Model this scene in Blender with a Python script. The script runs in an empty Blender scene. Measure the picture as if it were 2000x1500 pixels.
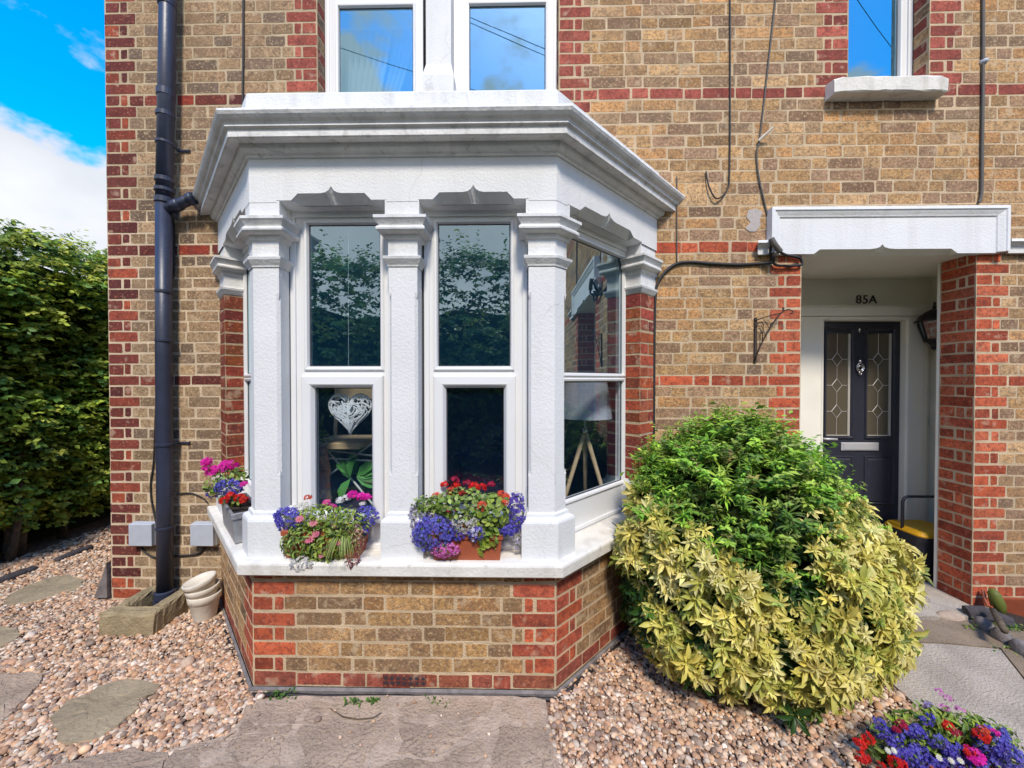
import bpy, math, random
import numpy as np
from mathutils import Vector, Matrix
rnd = random.Random(11)
NR = np.random.default_rng(5)
SC = bpy.context.scene
COL = SC.collection
rad = math.radians
# ------------------------------------------------------------------ camera
FPX, DIST, EYE = 750.0, 2.6, 1.54
YAW, PITCH = rad(1.0), rad(-0.69)
CAM_R = Matrix.Rotation(YAW, 3, 'Z') @ Matrix.Rotation(rad(90) + PITCH, 3, 'X')
CAM_O = Vector((0, -DIST, EYE))
cam = bpy.data.cameras.new('camera')
cam.sensor_width = 36
cam.lens = FPX / 2000 * 36
cam.clip_start = 0.05
cam.clip_end = 2000
cam_o = bpy.data.objects.new('camera', cam)
COL.objects.link(cam_o)
cam_o.matrix_world = Matrix.Translation(CAM_O) @ CAM_R.to_4x4()
SC.camera = cam_o

def ray(px, py):
    return CAM_R @ Vector(((px - 1000) / FPX, -(py - 750) / FPX, -1))
def P(px, py, Y):            # measured point of the photograph on the vertical plane at depth Y
    d = ray(px, py)
    t = (Y + DIST) / d.y
    return CAM_O + d * t
def PX(px, Y, py=741): return P(px, py, Y).x
def PZ(py, Y, px=1000): return P(px, py, Y).z
def G(px, py, z=0.0):        # measured point on the ground
    d = ray(px, py)
    t = (z - EYE) / d.z
    return CAM_O + d * t

# ------------------------------------------------------------------ materials
MATS = {}
def material(name, base=(.5, .5, .5), rough=.6, attr=False, var=0.0, vscale=12., bump=0., bscale=60., metal=0., spec=.5,
             spots=None, trans=0., bdetail=4., coat=0., streak=None, crack=None):
    """spots=(scale, threshold, colour, amount); streak=(colour, amount) of old run-off; crack=(scale, width, amount, colour)"""
    m = bpy.data.materials.new(name)
    m.use_nodes = True
    nt = m.node_tree
    N, L = nt.nodes, nt.links
    b = N['Principled BSDF']
    b.inputs['Roughness'].default_value = rough
    b.inputs['Metallic'].default_value = metal
    b.inputs['Specular IOR Level'].default_value = spec
    if coat: b.inputs['Coat Weight'].default_value = coat
    tc = N.new('ShaderNodeTexCoord')
    if attr:
        a = N.new('ShaderNodeAttribute'); a.attribute_name = 'Col'
        c = a.outputs['Color']
    else:
        r = N.new('ShaderNodeRGB'); r.outputs[0].default_value = (*base, 1)
        c = r.outputs[0]
    if var:
        n = N.new('ShaderNodeTexNoise'); n.inputs['Scale'].default_value = vscale; n.inputs['Detail'].default_value = 6
        L.new(tc.outputs['Object'], n.inputs['Vector'])
        mr = N.new('ShaderNodeMapRange'); mr.inputs[1].default_value = .3; mr.inputs[2].default_value = .7
        mr.inputs[3].default_value = 1 - var; mr.inputs[4].default_value = 1 + var
        L.new(n.outputs['Fac'], mr.inputs[0])
        mx = N.new('ShaderNodeVectorMath'); mx.operation = 'SCALE'
        L.new(c, mx.inputs[0]); L.new(mr.outputs[0], mx.inputs['Scale'])
        c = mx.outputs[0]
    for sp in (spots if isinstance(spots, list) else [spots] if spots else []):
        n = N.new('ShaderNodeTexNoise'); n.inputs['Scale'].default_value = sp[0]; n.inputs['Detail'].default_value = 3
        L.new(tc.outputs['Object'], n.inputs['Vector'])
        mr = N.new('ShaderNodeMapRange'); mr.inputs[1].default_value = sp[1]; mr.inputs[2].default_value = sp[1] + .1
        mr.inputs[3].default_value = 0; mr.inputs[4].default_value = sp[3]
        L.new(n.outputs['Fac'], mr.inputs[0])
        mx = N.new('ShaderNodeMix'); mx.data_type = 'RGBA'
        L.new(mr.outputs[0], mx.inputs[0]); L.new(c, mx.inputs[6]); mx.inputs[7].default_value = (*sp[2], 1)
        c = mx.outputs[2]
    def blend(c, f, colour):
        mx = N.new('ShaderNodeMix'); mx.data_type = 'RGBA'
        L.new(f, mx.inputs[0]); L.new(c, mx.inputs[6]); mx.inputs[7].default_value = (*colour, 1)
        return mx.outputs[2]
    if streak:
        mp = N.new('ShaderNodeMapping'); mp.inputs['Scale'].default_value = (9, 9, .7)
        L.new(tc.outputs['Object'], mp.inputs[0])
        n = N.new('ShaderNodeTexNoise'); n.inputs['Scale'].default_value = 1.6; n.inputs['Detail'].default_value = 6; L.new(mp.outputs[0], n.inputs['Vector'])
        mr = N.new('ShaderNodeMapRange'); mr.inputs[1].default_value = .48; mr.inputs[2].default_value = .72; mr.inputs[3].default_value = 0; mr.inputs[4].default_value = streak[1]
        L.new(n.outputs['Fac'], mr.inputs[0]); c = blend(c, mr.outputs[0], streak[0])
    if crack:
        n = N.new('ShaderNodeTexNoise'); n.inputs['Scale'].default_value = 5; n.inputs['Detail'].default_value = 5; L.new(tc.outputs['Object'], n.inputs['Vector'])
        va = N.new('ShaderNodeVectorMath'); va.operation = 'SCALE'; va.inputs['Scale'].default_value = .16; L.new(n.outputs['Color'], va.inputs[0])
        vb = N.new('ShaderNodeVectorMath'); vb.operation = 'ADD'; L.new(tc.outputs['Object'], vb.inputs[0]); L.new(va.outputs[0], vb.inputs[1])
        vo = N.new('ShaderNodeTexVoronoi'); vo.feature = 'DISTANCE_TO_EDGE'; vo.inputs['Scale'].default_value = crack[0]; L.new(vb.outputs[0], vo.inputs['Vector'])
        mr = N.new('ShaderNodeMapRange'); mr.inputs[1].default_value = 0; mr.inputs[2].default_value = crack[1]; mr.inputs[3].default_value = crack[2]; mr.inputs[4].default_value = 0
        L.new(vo.outputs['Distance'], mr.inputs[0])
        n2 = N.new('ShaderNodeTexNoise'); n2.inputs['Scale'].default_value = 2.3; L.new(tc.outputs['Object'], n2.inputs['Vector'])
        m2 = N.new('ShaderNodeMapRange'); m2.inputs[1].default_value = .46; m2.inputs[2].default_value = .58; L.new(n2.outputs['Fac'], m2.inputs[0])
        mm = N.new('ShaderNodeMath'); mm.operation = 'MULTIPLY'; L.new(mr.outputs[0], mm.inputs[0]); L.new(m2.outputs[0], mm.inputs[1])
        c = blend(c, mm.outputs[0], crack[3])
    L.new(c, b.inputs['Base Color'])
    if bump:
        n = N.new('ShaderNodeTexNoise'); n.inputs['Scale'].default_value = bscale; n.inputs['Detail'].default_value = bdetail
        L.new(tc.outputs['Object'], n.inputs['Vector'])
        bp = N.new('ShaderNodeBump'); bp.inputs['Strength'].default_value = bump; bp.inputs['Distance'].default_value = .01
        L.new(n.outputs['Fac'], bp.inputs['Height']); L.new(bp.outputs[0], b.inputs['Normal'])
    if trans:
        t = N.new('ShaderNodeBsdfTranslucent'); L.new(c, t.inputs[0])
        mx = N.new('ShaderNodeMixShader'); mx.inputs[0].default_value = trans
        L.new(b.outputs[0], mx.inputs[1]); L.new(t.outputs[0], mx.inputs[2])
        L.new(mx.outputs[0], N['Material Output'].inputs[0])
    MATS[name] = m
    return m

def glass_material(name, tint, boost, floor, refl=(1, 1, 1), veil=0., veil_col=(.1, .22, .34)):
    m = bpy.data.materials.new(name); m.use_nodes = True
    N, L = m.node_tree.nodes, m.node_tree.links
    N.remove(N['Principled BSDF'])
    fr = N.new('ShaderNodeFresnel'); ge = N.new('ShaderNodeNewGeometry')      # a thin pane reflects alike from both sides
    io = N.new('ShaderNodeMapRange'); io.inputs[3].default_value = 1.5; io.inputs[4].default_value = 1 / 1.5
    L.new(ge.outputs['Backfacing'], io.inputs[0]); L.new(io.outputs[0], fr.inputs[0])
    ma = N.new('ShaderNodeMath'); ma.operation = 'MULTIPLY_ADD'; ma.use_clamp = True
    ma.inputs[1].default_value = boost; ma.inputs[2].default_value = floor
    L.new(fr.outputs[0], ma.inputs[0])
    tr = N.new('ShaderNodeBsdfTransparent'); tr.inputs[0].default_value = (*tint, 1)
    gl = N.new('ShaderNodeBsdfGlossy'); gl.inputs['Roughness'].default_value = .004; gl.inputs[0].default_value = (*refl, 1)
    tc = N.new('ShaderNodeTexCoord')
    n = N.new('ShaderNodeTexNoise'); n.inputs['Scale'].default_value = 2.2; n.inputs['Detail'].default_value = 1
    L.new(tc.outputs['Object'], n.inputs['Vector'])
    bp = N.new('ShaderNodeBump'); bp.inputs['Strength'].default_value = .03; bp.inputs['Distance'].default_value = .01
    L.new(n.outputs['Fac'], bp.inputs['Height']); L.new(bp.outputs[0], gl.inputs['Normal'])
    mx = N.new('ShaderNodeMixShader')
    L.new(ma.outputs[0], mx.inputs[0]); L.new(tr.outputs[0], mx.inputs[1]); L.new(gl.outputs[0], mx.inputs[2])
    df = N.new('ShaderNodeBsdfDiffuse'); df.inputs[0].default_value = (*veil_col, 1)      # bluish haze painted over the pane as a diffuse layer
    m2 = N.new('ShaderNodeMixShader'); m2.inputs[0].default_value = veil
    L.new(mx.outputs[0], m2.inputs[1]); L.new(df.outputs[0], m2.inputs[2])
    L.new(m2.outputs[0], N['Material Output'].inputs[0])
    MATS[name] = m
    return m

material('brick', attr=True, rough=.93, var=.22, vscale=14, bump=.55, bscale=140, spec=.2,
         spots=[(50, .48, (.15, .09, .055), .50), (62, .54, (.66, .48, .27), .5), (110, .50, (.16, .10, .06), .35), (12, .59, (.56, .43, .28), .55), (20, .56, (.13, .09, .065), .45), (2.2, .52, (.20, .135, .09), .28)])
material('red_brick', attr=True, rough=.9, var=.25, vscale=16, bump=.4, bscale=140, spec=.2,
         spots=[(46, .50, (.13, .036, .03), .5), (60, .57, (.62, .22, .12), .4), (110, .52, (.14, .04, .03), .3), (14, .60, (.54, .39, .27), .5), (9, .58, (.10, .035, .03), .4)])
material('mortar', attr=True, rough=.95, var=.2, vscale=7, bump=.6, bscale=120, spec=.1, spots=(30, .64, (.28, .22, .14), .45))
material('stucco', (.71, .71, .70), .8, var=.05, vscale=3, streak=((.46, .44, .40), .15), crack=(1.1, .0035, .35, (.36, .35, .33)), bump=.26, bscale=90, spec=.2, bdetail=4,
         spots=(9, .7, (.5, .49, .46), .25))
material('smooth_stucco', (.71, .71, .70), .75, streak=((.38, .36, .33), .35), crack=(1.3, .004, .35, (.36, .35, .33)), var=.06, vscale=5, bump=.3, bscale=70, spec=.25,
         spots=(14, .66, (.42, .41, .38), .45))
material('cornice_paint', (.69, .685, .67), .75, streak=((.38, .37, .35), .33), crack=(1.2, .005, .45, (.3, .29, .28)), var=.12, vscale=7, bump=.3, bscale=60, spec=.25,
         spots=[(25, .6, (.36, .35, .33), .5), (120, .64, (.25, .24, .23), .5)])
material('sill_paint', (.71, .68, .62), .75, crack=(1.1, .004, .4, (.36, .33, .28)), streak=((.42, .38, .31), .4), var=.08, vscale=8, bump=.3, bscale=70, spec=.25, spots=(18, .64, (.4, .36, .3), .5))
material('upvc', (.74, .74, .735), .32, var=.02, vscale=3)
material('seal', (.03, .03, .035), .6)
material('cream_paint', (.80, .77, .68), .7, var=.04, vscale=4, bump=.1, bscale=40, spots=(7, .68, (.4, .37, .3), .3))
material('fascia_paint', (.71, .71, .71), .7, streak=((.45, .43, .4), .25), var=.04, vscale=4, bump=.25, bscale=80, spots=(20, .7, (.4, .38, .35), .35))
material('door_paint', (.028, .030, .045), .38, var=.1, vscale=30, bump=.05, bscale=200)
material('chrome', (.75, .74, .75), .22, metal=1.)
material('satin_metal', (.55, .55, .57), .5, metal=.35)
material('black_iron', (.015, .014, .016), .45, metal=.2, bump=.2, bscale=150)
material('rusty_iron', (.045, .03, .022), .8, var=.4, vscale=60, bump=.3, bscale=150)
material('pipe_paint', (.028, .034, .06), .4, var=.12, vscale=18, bump=.08, bscale=60)
material('cable_rubber', (.018, .017, .018), .6)
material('grey_cable', (.10, .09, .08), .7)
material('grey_plastic', (.42, .45, .50), .5, var=.05, vscale=20)
material('zinc', (.36, .37, .39), .42, metal=.45, var=.14, vscale=40, bump=.12, bscale=160)
material('terracotta', (.34, .085, .035), .55, var=.1, vscale=20, bump=.1, bscale=120)
material('soil', (.035, .022, .015), .95, var=.4, vscale=60, bump=1., bscale=90)
material('leaf', attr=True, rough=.5, spec=.3, trans=.3)
material('glossy_leaf', attr=True, rough=.42, spec=.35, trans=.3)
material('petal', attr=True, rough=.6, spec=.2, trans=.35)
material('bark', (.10, .075, .05), .9, var=.4, vscale=30, bump=.8, bscale=70)
material('pebble', attr=True, rough=.85, spec=.12, var=.18, vscale=60)
material('gravel_bed', (.22, .13, .09), .95, var=.5, vscale=45, bump=1., bscale=80)
material('stone_slab', (.30, .235, .15), .92, var=.22, vscale=9, bump=.7, bscale=55, spots=[(35, .6, (.15, .125, .085), .6), (16, .68, (.42, .37, .28), .5)])
material('slate_slab', (.36, .265, .19), .92, crack=(3.2, .012, .75, (.13, .10, .08)), var=.28, vscale=6, bump=1., bscale=75, spots=[(90, .58, (.11, .09, .075), .6), (160, .58, (.46, .37, .30), .5), (11, .66, (.2, .16, .12), .4)])
material('joint_concrete', (.42, .32, .24), .95, var=.2, vscale=14, bump=.8, bscale=80, spots=(120, .58, (.22, .17, .13), .5))
material('path_concrete', (.42, .36, .295), .95, crack=(1.4, .008, .6, (.15, .12, .09)), var=.2, vscale=5, bump=1., bscale=110, spots=[(160, .56, (.2, .18, .155), .55), (5, .62, (.27, .24, .2), .5)])
material('dark_concrete', (.24, .18, .125), .95, var=.2, vscale=9, bump=.7, bscale=90, spots=(120, .57, (.12, .09, .06), .6))
material('trough_stone', (.30, .235, .135), .95, var=.2, vscale=12, bump=.8, bscale=70, spots=[(80, .6, (.14, .105, .06), .55), (20, .66, (.4, .33, .22), .5)])
material('white_pot', (.66, .61, .52), .7, var=.12, vscale=14, bump=.15, bscale=60, spots=(30, .66, (.2, .16, .11), .6))
material('bitumen', (.17, .15, .145), .8, var=.3, vscale=20, bump=.5, bscale=60)
material('edge_log', (.055, .047, .05), .85, var=.3, vscale=20, bump=.8, bscale=60)
material('yellow_plastic', (.72, .36, .012), .45, var=.06, vscale=10)
material('bin_plastic', (.018, .02, .03), .5, var=.1, vscale=20)
material('room_wall', (.22, .24, .28), .9)
material('room_floor', (.10, .07, .05), .8)
material('upper_room', (.30, .33, .36), .9)
material('dark_fabric', (.03, .02, .05), .9, bump=.3, bscale=150)
material('curtain', (.80, .81, .82), .9, trans=.4)
material('wood', (.60, .42, .24), .6, var=.2, vscale=14)
material('wicker', (.80, .79, .76), .7, var=.15, vscale=40)
material('lamp_cloth', (.42, .44, .50), .9)
material('vase', (.36, .17, .10), .5, var=.5, vscale=30)
material('dark_glass', (.10, .085, .06), .12, spec=.6)
material('lead', (.55, .52, .47), .4, metal=.3)
material('sign_paint', (.035, .03, .025), .5)
material('plaster_patch', (.42, .37, .34), .9, var=.1, vscale=30, bump=.4, bscale=60)
material('roof_lead', (.3, .3, .31), .7, var=.1, vscale=8)
glass_material('bay_glass', (.80, .90, .96), 2.4, .27, (.74, .94, 1.0), .09, (.02, .14, .27))
glass_material('lower_glass', (.86, .92, .96), 1.8, .05, (.75, .92, 1.0), .035, (.03, .12, .30))
glass_material('upper_glass', (.72, .86, .95), 2.2, .30, (.66, .94, 1.0), .12, (.04, .30, .52))
material('far_ground', (.10, .085, .06), .95, var=.3, vscale=2)

# ------------------------------------------------------------------ mesh tools
OFF = {}
def tag(o, label=None, cat=None, group=None, kind=None):
    if label: o['label'] = label
    if cat: o['category'] = cat
    if group: o['group'] = group
    if kind: o['kind'] = kind
    return o
def thing(name, loc, label, cat, group=None, kind=None):
    o = bpy.data.objects.new(name, None)
    o.empty_display_size = .1
    COL.objects.link(o)
    o.location = loc
    OFF[o.name] = Vector(loc)
    return tag(o, label, cat, group, kind)
def finish(me, name, mats, parent, smooth=False):
    for m in (mats if isinstance(mats, (list, tuple)) else [mats]): me.materials.append(MATS[m])
    if smooth: me.polygons.foreach_set('use_smooth', [True] * len(me.polygons))
    o = bpy.data.objects.new(name, me)
    COL.objects.link(o)
    n = len(me.vertices)
    co = np.empty(n * 3, dtype=np.float32); me.vertices.foreach_get('co', co); co = co.reshape(-1, 3)
    if parent is None:
        lo, hi = co.min(0), co.max(0)
        off = Vector((float(lo[0] + hi[0]) / 2, float(lo[1] + hi[1]) / 2, float(lo[2])))
        o.location = off
    else:
        off = OFF[parent.name]
        o.parent = parent
    OFF[o.name] = off
    co -= np.array(off, dtype=np.float32)
    me.vertices.foreach_set('co', co.ravel())
    me.update()
    return o

class MB:
    def __init__(s): s.v, s.f, s.m, s.c, s.cur = [], [], [], [], 0
    def add(s, vs, fs, mi=None):
        b = len(s.v)
        s.v += [tuple(v) for v in vs]
        for f in fs:
            s.f.append([b + i for i in f]); s.m.append(s.cur if mi is None else mi)
        return s
    def quad(s, a, b, c, d, mi=None): return s.add([a, b, c, d], [(0, 1, 2, 3)], mi)
    def box(s, x0, x1, y0, y1, z0, z1, T=None, mi=None, bev=0.):
        if bev:
            b = bev
            out = []
            for (z, i) in ((z0, b), (z0 + b, 0), (z1 - b, 0), (z1, b)):
                out.append([(x0 + i, y0 + i, z), (x1 - i, y0 + i, z), (x1 - i, y1 - i, z), (x0 + i, y1 - i, z)])
            vs = [p for r in out for p in r]
            fs = [(3, 2, 1, 0), (12, 13, 14, 15)]
            for k in range(3):
                for j in range(4): fs.append((k * 4 + j, k * 4 + (j + 1) % 4, k * 4 + 4 + (j + 1) % 4, k * 4 + 4 + j))
        else:
            vs = [(x0, y0, z0), (x1, y0, z0), (x1, y1, z0), (x0, y1, z0), (x0, y0, z1), (x1, y0, z1), (x1, y1, z1), (x0, y1, z1)]
            fs = [(3, 2, 1, 0), (4, 5, 6, 7), (0, 1, 5, 4), (1, 2, 6, 5), (2, 3, 7, 6), (3, 0, 4, 7)]
        if T: vs = [T(*v) for v in vs]
        return s.add(vs, fs, mi)
    def loft(s, rings, closed=True, cap0=False, cap1=False, mi=None):
        n = len(rings[0]); vs = [p for r in rings for p in r]; fs = []
        for k in range(len(rings) - 1):
            for j in range(n if closed else n - 1):
                fs.append((k * n + j, k * n + (j + 1) % n, (k + 1) * n + (j + 1) % n, (k + 1) * n + j))
        if cap0: fs.append(tuple(range(n - 1, -1, -1)))
        if cap1: fs.append(tuple(range((len(rings) - 1) * n, len(rings) * n)))
        return s.add(vs, fs, mi)
    def tube(s, pts, r, n=8, cap=True, mi=None):
        pts = [Vector(p) for p in pts]
        rs = r if isinstance(r, (list, tuple)) else [r] * len(pts)
        rings = []; prev = None
        for i, p in enumerate(pts):
            d = (pts[min(i + 1, len(pts) - 1)] - pts[max(i - 1, 0)]).normalized()
            if prev is None:
                up = Vector((0, 0, 1)) if abs(d.z) < .9 else Vector((1, 0, 0))
                x = d.cross(up).normalized()
            else:
                x = (prev - d * prev.dot(d)).normalized()
            y = d.cross(x); prev = x
            rings.append([p + (x * math.cos(2 * math.pi * k / n) + y * math.sin(2 * math.pi * k / n)) * rs[i] for k in range(n)])
        return s.loft(rings, True, cap, cap, mi)
    def lathe(s, prof, c, n=20, cap0=True, cap1=True, T=None, mi=None):
        rings = []
        for (r, z) in prof:
            ring = [(c[0] + r * math.cos(2 * math.pi * k / n), c[1] + r * math.sin(2 * math.pi * k / n), c[2] + z) for k in range(n)]
            rings.append([T(*q) for q in ring] if T else ring)
        return s.loft(rings, True, cap0, cap1, mi)
    def build(s, name, mats, parent=None, smooth=False):
        me = bpy.data.meshes.new(name)
        me.from_pydata(s.v, [], s.f)
        me.polygons.foreach_set('material_index', s.m)
        return finish(me, name, mats, parent, smooth)

class Bulk:
    """many small pieces collected with numpy into one mesh with a per-vertex colour"""
    def __init__(s): s.V, s.C, s.L, s.T, s.n = [], [], [], [], 0
    def add(s, tv, tf, pos, ax, ay, az, col):
        tv = np.asarray(tv, float); k = len(tv); n = len(pos)
        if n == 0: return s
        V = pos[:, None, :] + tv[None, :, 0:1] * ax[:, None, :] + tv[None, :, 1:2] * ay[:, None, :] + tv[None, :, 2:3] * az[:, None, :]
        return s.raw(V, tf, col)
    def raw(s, V, tf, col):
        n, k = V.shape[:2]
        col = np.asarray(col, float)
        if col.ndim == 2: col = np.repeat(col[:, None, :], k, 1)
        tl = np.array([i for f in tf for i in f]); tc = np.array([len(f) for f in tf])
        s.V.append(V.reshape(-1, 3)); s.C.append(np.broadcast_to(col, (n, k, 3)).reshape(-1, 3))
        s.L.append((tl[None, :] + (np.arange(n) * k)[:, None] + s.n).ravel()); s.T.append(np.tile(tc, n))
        s.n += n * k
        return s
    def build(s, name, mats, parent=None, smooth=False):
        V = np.concatenate(s.V).astype(np.float32); C = np.concatenate(s.C).astype(np.float32)
        L = np.concatenate(s.L).astype(np.int32); T = np.concatenate(s.T).astype(np.int32)
        me = bpy.data.meshes.new(name)
        me.vertices.add(len(V)); me.vertices.foreach_set('co', V.ravel())
        me.loops.add(len(L)); me.loops.foreach_set('vertex_index', L)
        me.polygons.add(len(T)); me.polygons.foreach_set('loop_start', (np.cumsum(T) - T).astype(np.int32))
        me.update(calc_edges=True)
        a = me.color_attributes.new('Col', 'FLOAT_COLOR', 'POINT')
        a.data.foreach_set('color', np.concatenate([C, np.ones((len(C), 1), np.float32)], 1).astype(np.float32).ravel())
        return finish(me, name, mats, parent, smooth)

def unit(a):
    return a / np.maximum(np.linalg.norm(a, axis=-1, keepdims=True), 1e-9)
def frames(nrm, along=None):
    """x, y, z axes with z = nrm; y as near as possible to `along` (random when None)"""
    z = unit(nrm)
    a = NR.normal(size=z.shape) if along is None else along
    y = unit(a - (a * z).sum(-1, keepdims=True) * z)
    x = np.cross(y, z)
    return x, y, z
def sphere_pts(n):
    return unit(NR.normal(size=(n, 3)))
def pick(pal, n, jit=.15):
    pal = np.array(pal); c = pal[NR.integers(0, len(pal), n)]
    return np.clip(c * (1 + NR.normal(0, jit, (n, 1))), .003, .95)

# leaf templates: x across, y along, z up
LEAF4 = ([(0, 0, 0), (-.5, .5, .08), (0, 1, -.05), (.5, .5, .08)], [(0, 3, 2), (0, 2, 1)])
LEAF8 = ([(0, 0, 0), (-.38, .35, .10), (0, .38, 0.0), (.38, .35, .10), (-.40, .68, .06), (0, .70, -.05), (.40, .68, .06), (0, 1, -.18)],
         [(0, 2, 1), (0, 3, 2), (1, 2, 5, 4), (2, 3, 6, 5), (4, 5, 7), (5, 6, 7)])
def petals_template(n, w=.55, cup=.15, inner=.12):
    v = [(0, 0, 0)]; f = []
    for k in range(n):
        a = 2 * math.pi * k / n; h = math.pi / n * w * 1.6
        b = len(v)
        v += [(math.cos(a - h) * .62, math.sin(a - h) * .62, cup * .6), (math.cos(a) , math.sin(a), cup), (math.cos(a + h) * .62, math.sin(a + h) * .62, cup * .6)]
        f.append((0, b, b + 1, b + 2))
    return v, f
FLO5 = petals_template(5); FLO4 = petals_template(4, .7); DAISY = petals_template(11, .7, .12)

def ico(sub=0):
    t = (1 + 5 ** .5) / 2
    v = [(-1, t, 0), (1, t, 0), (-1, -t, 0), (1, -t, 0), (0, -1, t), (0, 1, t), (0, -1, -t), (0, 1, -t), (t, 0, -1), (t, 0, 1), (-t, 0, -1), (-t, 0, 1)]
    f = [(0, 11, 5), (0, 5, 1), (0, 1, 7), (0, 7, 10), (0, 10, 11), (1, 5, 9), (5, 11, 4), (11, 10, 2), (10, 7, 6), (7, 1, 8),
         (3, 9, 4), (3, 4, 2), (3, 2, 6), (3, 6, 8), (3, 8, 9), (4, 9, 5), (2, 4, 11), (6, 2, 10), (8, 6, 7), (9, 8, 1)]
    v = [Vector(p).normalized() for p in v]
    for _ in range(sub):
        mid = {}; nf = []
        def m(a, b):
            k = (min(a, b), max(a, b))
            if k not in mid: mid[k] = len(v); v.append(((v[a] + v[b]) / 2).normalized())
            return mid[k]
        for a, b, c in f:
            x, y, z = m(a, b), m(b, c), m(c, a)
            nf += [(a, x, z), (b, y, x), (c, z, y), (x, y, z)]
        f = nf
    return np.array([tuple(p) for p in v]), f
ICO0, ICO1, ICO2 = ico(0), ico(1), ico(2)
# ------------------------------------------------------------------ brickwork
YEL = [(.49,.315,.145),(.44,.275,.12),(.52,.345,.17),(.39,.25,.125),(.36,.235,.14),(.46,.295,.135),(.55,.37,.19),(.28,.185,.12),(.46,.27,.12),(.50,.28,.115),(.31,.20,.125)]
YEL_DARK = [(.32,.22,.13),(.36,.255,.145),(.25,.18,.115),(.19,.14,.10),(.39,.28,.165),(.155,.12,.09),(.34,.235,.135)]
YEL_LOW = [(.34,.25,.145),(.40,.295,.17),(.27,.20,.12),(.37,.275,.165),(.44,.335,.20),(.19,.145,.10)]
YEL_BAY = [(.34,.215,.10),(.39,.25,.115),(.30,.195,.095),(.45,.285,.12),(.25,.165,.09),(.41,.235,.095),(.48,.30,.115)]
RED = [(.48,.11,.05),(.43,.095,.043),(.51,.125,.058),(.38,.08,.038),(.46,.13,.064),(.33,.075,.04)]
RED_DARK = [(.145,.038,.030),(.115,.032,.028),(.175,.046,.033),(.09,.029,.027),(.135,.042,.034),(.10,.031,.03),(.24,.058,.035)]
RED_UP = [(.32,.088,.064),(.36,.10,.07),(.28,.075,.056),(.38,.115,.08),(.24,.065,.05)]
RED_PIER = [(.36,.085,.046),(.40,.10,.05),(.31,.07,.042),(.22,.05,.034),(.38,.095,.048)]

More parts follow.
